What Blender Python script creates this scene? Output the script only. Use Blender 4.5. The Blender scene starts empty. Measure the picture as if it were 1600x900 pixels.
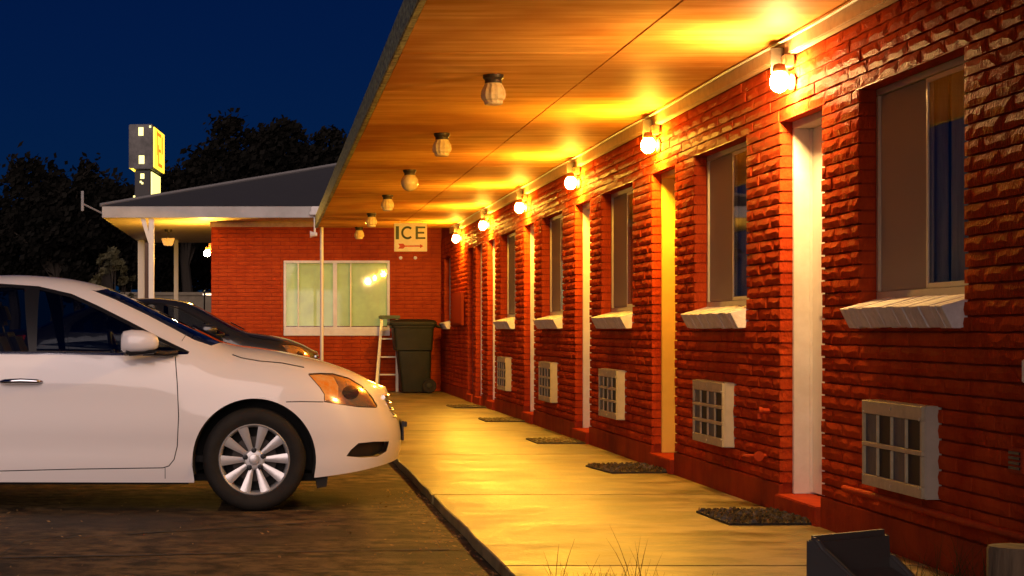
import bpy, bmesh, math, random
from mathutils import Vector, Matrix
from mathutils.geometry import delaunay_2d_cdt
R = math.radians; PI = math.pi
random.seed(7)
scene = bpy.context.scene
C = scene.collection

# ------------------------------------------------------------------ camera
EYE, FPX, VPX, VPY = 1.127, 3000.0, 420.0, 515.0
cd = bpy.data.cameras.new('camera'); cam = bpy.data.objects.new('camera', cd); C.objects.link(cam)
cam.location = (0, 0, EYE); cam.rotation_euler = (R(90), 0, 0)
cd.sensor_width = 36; cd.lens = 36 * FPX / 1600
cd.shift_x = (800 - VPX) / 1600; cd.shift_y = (VPY - 450) / 1600
cd.clip_end = 2000; cd.clip_start = 0.05
scene.camera = cam
# ------------------------------------------------------------------ sky, sun, exposure
SUN_EL, SUN_AZ = 16.0, 186.0            # low, behind the camera; azimuth clockwise from +Y
w = bpy.data.worlds.new('World'); scene.world = w; w.use_nodes = True
nt = w.node_tree; bg = nt.nodes['Background']
sky = nt.nodes.new('ShaderNodeTexSky'); sky.sky_type = 'NISHITA'; sky.sun_disc = False
sky.sun_elevation = R(SUN_EL); sky.sun_rotation = R(SUN_AZ); sky.ozone_density = 4.0; sky.dust_density = 0.3
hs = nt.nodes.new('ShaderNodeMix'); hs.data_type = 'RGBA'; hs.blend_type = 'MULTIPLY'; hs.inputs[0].default_value = 1
hs.inputs[7].default_value = (0.03, 0.26, 1.0, 1)
nt.links.new(sky.outputs[0], hs.inputs[6]); nt.links.new(hs.outputs[2], bg.inputs[0])
bg.inputs[1].default_value = 0.0075
sl = bpy.data.lights.new('fill_sun', 'SUN'); fill_sun = bpy.data.objects.new('fill_sun', sl); C.objects.link(fill_sun)
sl.energy = 2.4; sl.angle = R(60); sl.color = (1.0, 0.755, 0.69)  # added broad fill, stands in for the unseen light on the white car
az, el = R(SUN_AZ), R(SUN_EL)
to_sun = Vector((math.sin(az) * math.cos(el), math.cos(az) * math.cos(el), math.sin(el)))
fill_sun.rotation_euler = to_sun.to_track_quat('Z', 'Y').to_euler()
fill_sun.location = (-6, -20, 8)
vs = scene.view_settings; vs.view_transform = 'Standard'; vs.look = 'None'; vs.exposure = 0.0; vs.gamma = 1
scene.render.engine = 'CYCLES'
scene.cycles.use_denoising = True
scene.cycles.sample_clamp_indirect = 4.0
scene.cycles.max_bounces = 7; scene.cycles.diffuse_bounces = 4; scene.cycles.glossy_bounces = 4
scene.cycles.transparent_max_bounces = 12
scene.cycles.caustics_reflective = False; scene.cycles.caustics_refractive = False

def PX(x, y, Y):                      # photo pixel -> point at depth Y
    return ((x - VPX) * Y / FPX, Y, EYE - (y - VPY) * Y / FPX)

# ------------------------------------------------------------------ materials
MATS = {}
def mat(name, col, rough=0.6, metal=0.0, spec=0.5, coat=0.0, emit=None, estr=0.0, var=None, vscale=5.0, vstretch=(1, 1, 1),
        bump=0.0, bscale=40.0, bstretch=(1, 1, 1), bdist=0.01, rvar=0.0, detail=5.0, crough=0.04, ramp=(0.36, 0.64), var2=None, v2scale=1.0, v2amt=0.5):
    if name in MATS: return MATS[name]
    m = bpy.data.materials.new(name); m.use_nodes = True
    t = m.node_tree; n = t.nodes; L = t.links
    b = n['Principled BSDF']
    b.inputs['Base Color'].default_value = (*col, 1); b.inputs['Roughness'].default_value = rough
    b.inputs['Metallic'].default_value = metal; b.inputs['Specular IOR Level'].default_value = spec
    b.inputs['Coat Weight'].default_value = coat; b.inputs['Coat Roughness'].default_value = crough
    if emit:
        b.inputs['Emission Color'].default_value = (*emit, 1); b.inputs['Emission Strength'].default_value = estr
    if var or bump or rvar:
        geo = n.new('ShaderNodeNewGeometry')
        def pos(st):
            mp = n.new('ShaderNodeMapping'); mp.inputs['Scale'].default_value = st
            L.new(geo.outputs['Position'], mp.inputs['Vector']); return mp.outputs[0]
        if var or rvar:
            nz = n.new('ShaderNodeTexNoise'); nz.inputs['Scale'].default_value = vscale; nz.inputs['Detail'].default_value = detail
            nz.inputs['Roughness'].default_value = 0.65
            L.new(pos(vstretch), nz.inputs['Vector'])
        if var:
            cr = n.new('ShaderNodeValToRGB'); cr.color_ramp.elements[0].position = ramp[0]; cr.color_ramp.elements[1].position = ramp[1]
            cr.color_ramp.elements[0].color = (*var, 1); cr.color_ramp.elements[1].color = (*col, 1)
            L.new(nz.outputs['Fac'], cr.inputs[0]); out = cr.outputs[0]
            if var2:
                n2 = n.new('ShaderNodeTexNoise'); n2.inputs['Scale'].default_value = v2scale; n2.inputs['Detail'].default_value = 3
                L.new(geo.outputs['Position'], n2.inputs['Vector'])
                c2 = n.new('ShaderNodeValToRGB'); c2.color_ramp.elements[0].position = 0.45; c2.color_ramp.elements[1].position = 0.62
                c2.color_ramp.elements[0].color = (0, 0, 0, 1); c2.color_ramp.elements[1].color = (v2amt,) * 3 + (1,)
                L.new(n2.outputs['Fac'], c2.inputs[0])
                mx = n.new('ShaderNodeMix'); mx.data_type = 'RGBA'; L.new(c2.outputs[0], mx.inputs[0]); L.new(out, mx.inputs[6])
                mx.inputs[7].default_value = (*var2, 1); out = mx.outputs[2]
            L.new(out, b.inputs['Base Color'])
        if rvar:
            mr = n.new('ShaderNodeMapRange'); mr.inputs[1].default_value = 0.3; mr.inputs[2].default_value = 0.7
            mr.inputs[3].default_value = max(0.05, rough - rvar); mr.inputs[4].default_value = min(1, rough + rvar)
            L.new(nz.outputs['Fac'], mr.inputs[0]); L.new(mr.outputs[0], b.inputs['Roughness'])
        if bump:
            nb = n.new('ShaderNodeTexNoise'); nb.inputs['Scale'].default_value = bscale; nb.inputs['Detail'].default_value = 4
            L.new(pos(bstretch), nb.inputs['Vector'])
            bp = n.new('ShaderNodeBump'); bp.inputs['Strength'].default_value = bump; bp.inputs['Distance'].default_value = bdist
            L.new(nb.outputs['Fac'], bp.inputs['Height']); L.new(bp.outputs[0], b.inputs['Normal']); L.new(bp.outputs[0], b.inputs['Coat Normal'])
    MATS[name] = m; return m

def glass(name, tint=(0.5, 0.5, 0.5), ior=1.5, rough=0.02, boost=0.0):
    m = bpy.data.materials.new(name); m.use_nodes = True
    t = m.node_tree; n = t.nodes; L = t.links; n.remove(n['Principled BSDF'])
    tr = n.new('ShaderNodeBsdfTransparent'); tr.inputs[0].default_value = (*tint, 1)
    gl = n.new('ShaderNodeBsdfGlossy'); gl.inputs['Roughness'].default_value = rough
    fr = n.new('ShaderNodeFresnel'); fr.inputs[0].default_value = ior
    ge = n.new('ShaderNodeNewGeometry'); iv_ = n.new('ShaderNodeMath'); iv_.operation = 'SUBTRACT'; iv_.inputs[0].default_value = 1
    L.new(ge.outputs['Backfacing'], iv_.inputs[1]); mu = n.new('ShaderNodeMath'); mu.operation = 'MULTIPLY'
    mx = n.new('ShaderNodeMixShader'); fac = fr.outputs[0]
    if boost:
        ad = n.new('ShaderNodeMath'); ad.operation = 'ADD'; ad.use_clamp = True; ad.inputs[1].default_value = boost
        L.new(fac, ad.inputs[0]); fac = ad.outputs[0]
    L.new(fac, mu.inputs[0]); L.new(iv_.outputs[0], mu.inputs[1]); L.new(mu.outputs[0], mx.inputs[0]); L.new(tr.outputs[0], mx.inputs[1]); L.new(gl.outputs[0], mx.inputs[2])
    L.new(mx.outputs[0], n['Material Output'].inputs[0]); MATS[name] = m; return m

M = MATS
mat('asphalt', (0.16, 0.105, 0.05), 0.7, spec=0.2, var=(0.022, 0.015, 0.008), vscale=6.0, vstretch=(1, 1, 1), ramp=(0.40, 0.60), bump=0.8, bscale=90, bdist=0.008, var2=(0.03, 0.022, 0.014), v2scale=0.6, v2amt=0.8, detail=8)
mat('concrete', (0.33, 0.245, 0.11), 0.42, spec=0.20, var=(0.11, 0.078, 0.022), vscale=3.4, vstretch=(0.6, 1.2, 1), ramp=(0.40, 0.56), bump=0.5, bscale=30, bdist=0.006, rvar=0.13, var2=(0.10, 0.085, 0.025), v2scale=1.6, v2amt=0.65, detail=9)
mat('kerb_face', (0.16, 0.13, 0.10), 0.8, var=(0.07, 0.06, 0.05), vscale=9, bump=0.8, bscale=30)
mat('soil', (0.13, 0.10, 0.06), 0.9, var=(0.06, 0.045, 0.03), vscale=12, bump=1.0, bscale=50, bdist=0.02)
mat('brick', (0.48, 0.068, 0.014), 0.6, spec=0.0, coat=0.020, crough=0.30, var=(0.33, 0.038, 0.010), vscale=3.0, bump=1.0, bscale=1.0, bstretch=(60, 84, 30), bdist=0.009)
mat('brick_smooth', (0.46, 0.068, 0.012), 0.6, spec=0.0, coat=0.05, crough=0.4, var=(0.36, 0.046, 0.009), vscale=4.0, bump=0.35, bscale=60, bdist=0.005)
mat('mortar', (0.30, 0.042, 0.012), 0.6, spec=0.0, coat=0.05, crough=0.4, var=(0.22, 0.030, 0.012), vscale=6.0, bump=0.4, bscale=80, bdist=0.004)
mat('plinth', (0.36, 0.050, 0.012), 0.55, spec=0.0, coat=0.08, crough=0.35, var=(0.22, 0.032, 0.013), vscale=3.0, vstretch=(1, 1, .6), bump=0.4, bscale=25, bdist=0.006)
mat('step_red', (0.46, 0.060, 0.014), 0.5, spec=0.0, coat=0.08, crough=0.3, var=(0.34, 0.045, 0.017), vscale=9, bump=0.3, bscale=40)
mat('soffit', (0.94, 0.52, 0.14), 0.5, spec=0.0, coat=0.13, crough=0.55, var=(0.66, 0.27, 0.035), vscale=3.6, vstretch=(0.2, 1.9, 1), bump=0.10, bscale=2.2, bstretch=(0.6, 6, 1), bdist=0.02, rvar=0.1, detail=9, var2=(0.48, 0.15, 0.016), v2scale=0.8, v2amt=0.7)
mat('backing', (0.03, 0.02, 0.012), 0.9)
mat('fascia', (0.42, 0.44, 0.22), 0.5, var=(0.035, 0.038, 0.030), vscale=11, vstretch=(1, 1.2, 3), bump=0.8, bscale=12, bstretch=(1, 1, 2), bdist=0.03)
mat('roof_tar', (0.05, 0.05, 0.055), 0.9, var=(0.03, 0.03, 0.034), vscale=3)
mat('cream_trim', (0.62, 0.42, 0.22), 0.4, var=(0.5, 0.32, 0.16), vscale=12, bump=0.2, bscale=30)
mat('white_paint', (0.80, 0.77, 0.72), 0.42, var=(0.70, 0.66, 0.60), vscale=6, bump=0.12, bscale=50, bdist=0.003)
mat('sill_white', (0.80, 0.77, 0.73), 0.6, var=(0.62, 0.58, 0.54), vscale=14, bump=0.5, bscale=60, bdist=0.006)
mat('door_white', (0.80, 0.77, 0.71), 0.38, var=(0.72, 0.68, 0.62), vscale=3)
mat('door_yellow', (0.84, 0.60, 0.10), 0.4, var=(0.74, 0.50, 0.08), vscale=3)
mat('door_brown', (0.22, 0.06, 0.025), 0.45, var=(0.15, 0.04, 0.018), vscale=5)
mat('aluminium', (0.60, 0.54, 0.42), 0.4, metal=0.45, rvar=0.1, vscale=20)
mat('brass', (0.70, 0.50, 0.22), 0.3, metal=1.0)
mat('ac_case', (0.46, 0.41, 0.32), 0.45, var=(0.38, 0.34, 0.26), vscale=7)
mat('ac_grille', (0.50, 0.44, 0.28), 0.5, var=(0.40, 0.35, 0.22), vscale=16)
mat('ac_fin', (0.022, 0.018, 0.018), 0.6, spec=0.2, var=(0.014, 0.012, 0.012), vscale=30, vstretch=(1, 6, 1))
mat('ac_foil', (0.085, 0.095, 0.125), 0.5, spec=0.3, var=(0.05, 0.054, 0.07), vscale=10, vstretch=(1, 4, 1))
mat('mat_rubber', (0.015, 0.013, 0.010), 0.55, spec=0.5, bump=1.0, bscale=60, bdist=0.01)
mat('mat_fibre', (0.15, 0.105, 0.035), 0.45, spec=0.3, var=(0.010, 0.008, 0.006), vscale=38)
mat('lamp_metal', (0.25, 0.14, 0.06), 0.5, metal=0.3)
mat('lamp_dark', (0.045, 0.035, 0.028), 0.5, metal=0.4)
mat('jar_glass', (0.80, 0.66, 0.40), 0.22, spec=0.6, coat=0.3, var=(0.66, 0.5, 0.26), vscale=30)
mat('bulb_pale', (1, 0.9, 0.8), 0.5, emit=(1.0, 0.56, 0.18), estr=1850)
mat('bulb_amber', (1, 0.9, 0.7), 0.5, emit=(1.0, 0.50, 0.045), estr=1700)
mat('bulb_far', (1, 0.9, 0.7), 0.5, emit=(1.0, 0.52, 0.06), estr=2600)
mat('curtain', (0.52, 0.44, 0.32), 0.9, var=(0.34, 0.27, 0.19), vscale=8, vstretch=(1, 4, .4))
mat('curtain_dark', (0.44, 0.46, 0.32), 0.9, var=(0.26, 0.28, 0.18), vscale=6, vstretch=(1, 4, .4))
mat('blind', (0.66, 0.74, 0.40), 0.7, emit=(0.62, 0.66, 0.16), estr=0.24, var=(0.50, 0.53, 0.33), vscale=3)  # faint emission puts the lit room's glow into the slats
mat('room_dark', (0.03, 0.026, 0.022), 0.9)
glass('pane', (0.85, 0.86, 0.84), 1.5, 0.015, 0.03)
glass('office_pane', (0.92, 0.93, 0.90), 1.45, 0.03, 0.02)
glass('car_glass', (0.42, 0.45, 0.48), 1.6, 0.01, 0.16)
def screen(name):
    m = bpy.data.materials.new(name); m.use_nodes = True; t = m.node_tree; n = t.nodes; L = t.links
    mx = n.new('ShaderNodeMixShader'); tr = n.new('ShaderNodeBsdfTransparent'); b = n['Principled BSDF']
    b.inputs['Base Color'].default_value = (0.44, 0.37, 0.29, 1); b.inputs['Roughness'].default_value = 0.7; b.inputs['Specular IOR Level'].default_value = 0.2
    mx.inputs[0].default_value = 0.62; L.new(tr.outputs[0], mx.inputs[1]); L.new(b.outputs[0], mx.inputs[2]); L.new(mx.outputs[0], n['Material Output'].inputs[0]); MATS[name] = m
screen('screen_mesh')
mat('sign_white', (0.86, 0.86, 0.78), 0.5, var=(0.78, 0.77, 0.66), vscale=9)
mat('sign_green', (0.015, 0.05, 0.03), 0.5)
mat('sign_red', (0.50, 0.03, 0.012), 0.5)
mat('bin_green', (0.020, 0.021, 0.012), 0.55, spec=0.25, var=(0.014, 0.015, 0.008), vscale=5, bump=0.15, bscale=60)
mat('rubber', (0.013, 0.011, 0.009), 0.75, spec=0.25, var=(0.02, 0.017, 0.013), vscale=12)
mat('ladder_alu', (0.72, 0.66, 0.48), 0.4, metal=0.3)
mat('ladder_green', (0.06, 0.10, 0.04), 0.5)
mat('grey_plastic', (0.07, 0.064, 0.06), 0.55, var=(0.07, 0.064, 0.06), vscale=6, bump=0.2, bscale=60, bdist=0.004)
mat('log', (0.22, 0.15, 0.085), 0.85, var=(0.10, 0.07, 0.04), vscale=14, vstretch=(1, 1, .12), bump=0.8, bscale=14, bstretch=(4, 4, .4), bdist=0.015)
mat('log_end', (0.26, 0.20, 0.14), 0.85, var=(0.14, 0.11, 0.08), vscale=18, bump=0.4)
mat('grass_dry', (0.040, 0.034, 0.012), 0.8, spec=0.1)
mat('grass_green', (0.040, 0.050, 0.015), 0.8, spec=0.1)
mat('leaf_litter', (0.34, 0.21, 0.08), 0.7, var=(0.16, 0.09, 0.035), vscale=40)
mat('leaf', (0.014, 0.013, 0.011), 0.95, spec=0.0, var=(0.008, 0.008, 0.007), vscale=0.8)
mat('shrub_leaf', (0.085, 0.075, 0.030), 0.8, var=(0.04, 0.04, 0.02), vscale=2)
mat('bark', (0.05, 0.04, 0.03), 0.9)
mat('shingle', (0.042, 0.042, 0.050), 0.85, var=(0.045, 0.045, 0.05), vscale=3, vstretch=(1, 1, 8), bump=0.5, bscale=30)
mat('fascia_white', (0.46, 0.44, 0.40), 0.5, var=(0.38, 0.36, 0.32), vscale=3)
mat('flashing', (0.24, 0.23, 0.22), 0.5)
mat('soffit_pale', (0.74, 0.62, 0.42), 0.5, var=(0.62, 0.50, 0.32), vscale=2, vstretch=(.3, 2, 1))
mat('post_white', (0.74, 0.70, 0.62), 0.45)
mat('post_brown', (0.13, 0.07, 0.04), 0.7)
mat('sign_case', (0.038, 0.037, 0.033), 0.5, var=(0.14, 0.13, 0.12), vscale=3)
mat('sign_dark', (0.03, 0.028, 0.026), 0.6)
mat('sign_glow', (0.9, 0.8, 0.4), 0.5, emit=(1.0, 0.66, 0.03), estr=2.0)
mat('sign_window', (0.9, 0.9, 0.7), 0.5, emit=(1.0, 0.86, 0.22), estr=1.9)
mat('sign_orange', (0.8, 0.3, 0.05), 0.5, emit=(1.0, 0.30, 0.01), estr=0.9)
mat('chrome', (0.75, 0.75, 0.75), 0.12, metal=1.0)
mat('chrome_blue', (0.62, 0.64, 0.68), 0.10, metal=1.0)
mat('rim_silver', (0.62, 0.61, 0.60), 0.32, metal=0.55, coat=0.3)
mat('black_trim', (0.012, 0.012, 0.014), 0.35)
mat('under_black', (0.010, 0.009, 0.008), 0.85)
mat('seat_cloth', (0.05, 0.05, 0.052), 0.9)
mat('car_white', (0.80, 0.755, 0.73), 0.42, spec=0.5, coat=0.9)
mat('car_black', (0.018, 0.018, 0.022), 0.35, spec=0.5, coat=1.0)
mat('lens_amber', (0.78, 0.25, 0.02), 0.2, coat=0.8, var=(0.75, 0.42, 0.14), vscale=26)
mat('lens_clear', (0.66, 0.36, 0.10), 0.15, metal=0.6, coat=1.0, var=(0.30, 0.26, 0.24), vscale=9)
mat('lens_dark', (0.03, 0.028, 0.03), 0.08, coat=1.0)
mat('truck_paint', (0.10, 0.095, 0.07), 0.4, coat=0.5)
mat('fence_pale', (0.20, 0.165, 0.11), 0.7, var=(0.14, 0.115, 0.075), vscale=4)
mat('panel_red', (0.40, 0.052, 0.012), 0.5, spec=0.0, coat=0.08, crough=0.3)

# ------------------------------------------------------------------ object helpers
def link(name, me, m, parent=None, loc=None):
    o = bpy.data.objects.new(name, me); C.objects.link(o)
    if m is not None and not me.materials: me.materials.append(M[m] if isinstance(m, str) else m)
    if parent is not None:
        o.parent = parent
        o.matrix_parent_inverse = base(parent).inverted()
    if loc is not None: o.location = loc
    return o
BASE = {}
def base(o):                                     # world matrix of a root Empty / identity for mesh parents built in world coordinates
    if o.name in BASE: return BASE[o.name]
    if o.parent is not None: return Matrix.Identity(4)
    return Matrix.Translation(o.location)
def thing(name, label, cat, loc=(0, 0, 0), group=None):
    o = bpy.data.objects.new(name, None); C.objects.link(o); o.location = loc; o.empty_display_size = 0.2
    o['label'] = label; o['category'] = cat
    if group: o['group'] = group
    return o
def tag(o, label, cat, group=None, kind=None):
    o['label'] = label; o['category'] = cat
    if group: o['group'] = group
    if kind: o['kind'] = kind
    return o
def structure(o): o['kind'] = 'structure'; return o
def stuff(o): o['kind'] = 'stuff'; return o
def copy_tree(o, off, parent=None):
    c = o.copy(); C.objects.link(c)
    if parent is None: c.location = Vector(o.location) + Vector(off)
    else: c.parent = parent
    for ch in o.children: copy_tree(ch, off, c)
    return c

class MB:
    def __init__(s): s.v = []; s.f = []
    def add(s, vs, fs):
        k = len(s.v); s.v += [tuple(p) for p in vs]; s.f += [tuple(i + k for i in f) for f in fs]; return s
    def box(s, x0, x1, y0, y1, z0, z1):
        return s.add([(x0, y0, z0), (x1, y0, z0), (x1, y1, z0), (x0, y1, z0), (x0, y0, z1), (x1, y0, z1), (x1, y1, z1), (x0, y1, z1)],
                     [(0, 3, 2, 1), (4, 5, 6, 7), (0, 1, 5, 4), (1, 2, 6, 5), (2, 3, 7, 6), (3, 0, 4, 7)])
    def prism(s, pts, axis, a, b):               # pts in the two other axes, extruded a..b along axis
        def P(p, t):
            return {'x': (t, p[0], p[1]), 'y': (p[0], t, p[1]), 'z': (p[0], p[1], t)}[axis]
        n = len(pts)
        return s.add([P(p, a) for p in pts] + [P(p, b) for p in pts],
                     [tuple(range(n)), tuple(range(2 * n - 1, n - 1, -1))] + [(i, i + n, (i + 1) % n + n, (i + 1) % n) for i in range(n)])
    def lathe(s, prof, axis='z', c=(0, 0, 0), n=24, cap=True):
        vs = []
        for (r, h) in prof:
            for k in range(n):
                a = 2 * PI * k / n; u, w_ = r * math.cos(a), r * math.sin(a)
                p = {'z': (u, w_, h), 'y': (u, h, w_), 'x': (h, u, w_)}[axis]
                vs.append((p[0] + c[0], p[1] + c[1], p[2] + c[2]))
        fs = [(i * n + k, i * n + (k + 1) % n, (i + 1) * n + (k + 1) % n, (i + 1) * n + k) for i in range(len(prof) - 1) for k in range(n)]
        if cap: fs += [tuple(range(n)), tuple(range((len(prof) - 1) * n, len(prof) * n))]
        return s.add(vs, fs)
    def tube(s, pts, r, n=8):
        vs = []; pts = [Vector(p) for p in pts]
        for i, p in enumerate(pts):
            d = (pts[min(i + 1, len(pts) - 1)] - pts[max(i - 1, 0)]).normalized()
            a = d.cross(Vector((0, 0, 1)) if abs(d.z) < 0.9 else Vector((1, 0, 0))).normalized(); b = d.cross(a)
            rr = r[i] if isinstance(r, (list, tuple)) else r
            vs += [p + (a * math.cos(2 * PI * k / n) + b * math.sin(2 * PI * k / n)) * rr for k in range(n)]
        fs = [(i * n + k, i * n + (k + 1) % n, (i + 1) * n + (k + 1) % n, (i + 1) * n + k) for i in range(len(pts) - 1) for k in range(n)]
        fs += [tuple(range(n)), tuple(range((len(pts) - 1) * n, len(pts) * n))]
        return s.add(vs, fs)
    def mesh(s, name, bevel=0, smooth=False, seg=2):
        me = bpy.data.meshes.new(name); me.from_pydata(s.v, [], s.f)
        bm = bmesh.new(); bm.from_mesh(me)
        bmesh.ops.recalc_face_normals(bm, faces=bm.faces)
        if bevel:
            ed = [e for e in bm.edges if len(e.link_faces) == 2 and e.calc_face_angle() > 0.6]
            bmesh.ops.bevel(bm, geom=ed, offset=bevel, segments=seg, affect='EDGES', clamp_overlap=True)
        bm.to_mesh(me); bm.free()
        if smooth:
            me.polygons.foreach_set('use_smooth', [True] * len(me.polygons))
            try: me.set_sharp_from_angle(angle=R(38))
            except Exception: pass
        me.update(); return me
    def build(s, name, m, parent=None, bevel=0, smooth=False, seg=2):
        return link(name, s.mesh(name, bevel, smooth, seg), m, parent)
def box_obj(name, m, parent, *a, bevel=0): return MB().box(*a).build(name, m, parent, bevel)

# ------------------------------------------------------------------ ground and walkway
HW = 0.07                                        # walkway level above the parking
XK, XW = 1.058, 2.96                             # kerb edge, outer face of the brick wall
SOF = 2.77                                       # soffit level
me = MB().add([(-400, -150, 0), (400, -150, 0), (400, 700, 0), (-400, 700, 0)], [(0, 1, 2, 3)]).mesh('parking_ground')
structure(link('parking_ground', me, 'asphalt'))
soil = MB()
for i in range(14):
    for j in range(12):
        pass
def hgt(x, y): return 0.03 + 0.018 * math.sin(x * 7.1 + y * 3.3) * math.sin(y * 5.7 - x * 2.1)
nx, ny = 26, 30; sv = []; sf = []
for i in range(nx + 1):
    for j in range(ny + 1):
        x = XK + 0.12 + (XW - 0.02 - XK - 0.12) * i / nx; y = 3.0 + 4.72 * j / ny
        sv.append((x, y, hgt(x, y) if 0 < i < nx and 0 < j < ny else 0.004))
for i in range(nx):
    for j in range(ny):
        a = i * (ny + 1) + j; sf.append((a, a + ny + 1, a + ny + 2, a + 1))
structure(MB().add(sv, sf).build('soil_bed', 'soil', smooth=True))
walk = structure(box_obj('walkway', 'kerb_face', None, XK + 0.012, XW - 0.006, 7.735, 33.0, -0.05, HW - 0.012))
joints = [7.73, 8.60, 12.3, 16.3, 20.1, 24.0, 27.9, 31.0, 33.0]
for i in range(len(joints) - 1):
    a, b = joints[i] + 0.010, joints[i + 1] - 0.010
    k = 9; prof = [(XK - 0.012 * (random.random()), a + (b - a) * t / k) for t in range(k + 1)]   # worn kerb edge
    pts = [(XW - 0.004, a)] + [(XW - 0.004, b)] + prof[::-1]
    MB().prism(pts[::-1], 'z', HW - 0.075 if False else 0.001, HW).build('slab', 'concrete', walk, bevel=0.006, seg=1)

# ------------------------------------------------------------------ the motel wing
DOORS = [(10.29 + 3.72 * k, 11.13 + 3.72 * k) for k in range(5)] + [(26.72, 27.5), (27.85, 28.6)]
WINS = [(8.18 + 3.73 * k, 9.64 + 3.73 * k) for k in range(5)] + [(31.35, 32.4)]
PL, CH, LIN, WB = 0.236, 0.0677, 2.335, 1.2515
TOP = PL + CH * 36                               # top course under the trim
motel = thing('motel_wing', 'long single storey motel wing of red painted brick with a deep porch roof', 'building', (XW, 18, 0))
core = MB()
ops = sorted([(a, b, 'd') for a, b in DOORS] + [(a, b, 'w') for a, b in WINS])
Y0, Y1 = -14.0, 33.0
X0c, X1c = XW + 0.018, 3.22
cur = Y0
for a, b, k in ops:
    core.box(X0c, X1c, cur, a - 0.008, 0.0, LIN); cur = b + 0.008
    if k == 'w': core.box(X0c, X1c, a - 0.008, b + 0.008, 0.0, WB)
core.box(X0c, X1c, cur, Y1, 0.0, LIN)
core.box(X0c, X1c, Y0, Y1, LIN, SOF + 0.1)
wall = core.build('wall', 'mortar', motel)
# smooth painted plinth, interrupted by the door steps
cur = Y0
for a, b in DOORS + [(Y1, Y1)]:
    box_obj('plinth', 'plinth', motel, XW - 0.004, X0c + 0.004, cur, a, 0.0, PL - 0.004, bevel=0.003); cur = b
for a, b in DOORS:
    box_obj('door_step', 'step_red', motel, XW - 0.03, X1c, a - 0.012 + 0.014, b + 0.03 - 0.032, 0.0, 0.176, bevel=0.006)

# bricks ---------------------------------------------------------------------------------
BL, BH = 0.297, 0.0575
def brick_mesh(seed, smooth=False):
    rnd = random.Random(seed); nu, nv = 5, 2; v = []; f = []
    amp = 0.0007
    for j in range(nv + 1):
        for i in range(nu + 1):
            edge = i in (0, nu) or j in (0, nv)
            y = -BL / 2 + BL * i / nu; z = -BH / 2 + BH * j / nv
            if not edge: y += rnd.uniform(-.012, .012); z += rnd.uniform(-.008, .008)
            elif i in (0, nu): y += rnd.uniform(-.0025, .0025)
            else: z += rnd.uniform(-.0025, .0025)
            v.append((-rnd.uniform(0.2, 1) * amp + (0.0035 if edge else -0.0015), y, z))
    for j in range(nv):
        for i in range(nu):
            a = j * (nu + 1) + i; f.append((a, a + nu + 1, a + nu + 2, a + 1))
    per = [i for i in range(nu + 1)] + [j * (nu + 1) + nu for j in range(1, nv + 1)] + [nv * (nu + 1) + i for i in range(nu - 1, -1, -1)] + [j * (nu + 1) for j in range(nv - 1, 0, -1)]
    k = len(v)
    for p in per: v.append((0.088, -BL / 2 if v[p][1] < -BL / 2 + .01 else BL / 2 if v[p][1] > BL / 2 - .01 else v[p][1], v[p][2]))
    n = len(per)
    for q in range(n): f.append((per[q], per[(q + 1) % n], k + (q + 1) % n, k + q))
    return v, f
VAR = [brick_mesh(s) for s in range(9)]
VM = []
for v, f in VAR:
    me = bpy.data.meshes.new('brick'); me.from_pydata(v, [], f); bm = bmesh.new(); bm.from_mesh(me)
    bmesh.ops.recalc_face_normals(bm, faces=bm.faces); bm.to_mesh(me); bm.free(); me.materials.append(M['brick']); VM.append(me)
bricks = []
for c in range(36):
    zc = PL + CH * (c + .5)
    iv = []; cur = 5.4
    for a, b, k in ops:
        if (k == 'd' and c < 31) or (k == 'w' and 15 <= c < 31): iv.append((cur, a)); cur = b
    iv.append((cur, Y1))
    for a, b in iv:
        off = (c % 2) * 0.1525 + 0.07 * ((c * 37) % 5) / 5
        cuts = [a] + [y for y in [off + 0.305 * k for k in range(10, 112)] if a + 0.06 < y < b - 0.06] + [b]
        for p, q in zip(cuts, cuts[1:]):
            bricks.append(((p + q) / 2, zc, q - p - (0.008 if p > a and q < b else 0.004)))
def score(bk):
    y, z, l = bk; s = FPX / y; px = VPX + XW * s; py = VPY - (z - EYE) * s
    if not (0 < px < 1590 and 0 < py < 890): return 0
    return l * XW / y * s * s
order = sorted(range(len(bricks)), key=lambda i: -score(bricks[i]))
near = set(order[:300])
rest = MB()
for i, (y, z, l) in enumerate(bricks):
    vi = random.randrange(9); sg = random.choice((-1, 1)); sz = random.choice((-1, 1)); dx = XW + random.uniform(-.003, .003)
    if i in near:
        o = link('brick', VM[vi], None, wall); o.location = (dx, y, z); o.scale = (1, sg * l / BL, sz)
    else:
        v, f = VAR[vi]
        rest.add([(dx + p[0], y + p[1] * sg * l / BL, z + p[2] * sz) for p in v], f)
stuff(rest.build('brickwork', 'brick', wall))

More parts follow.
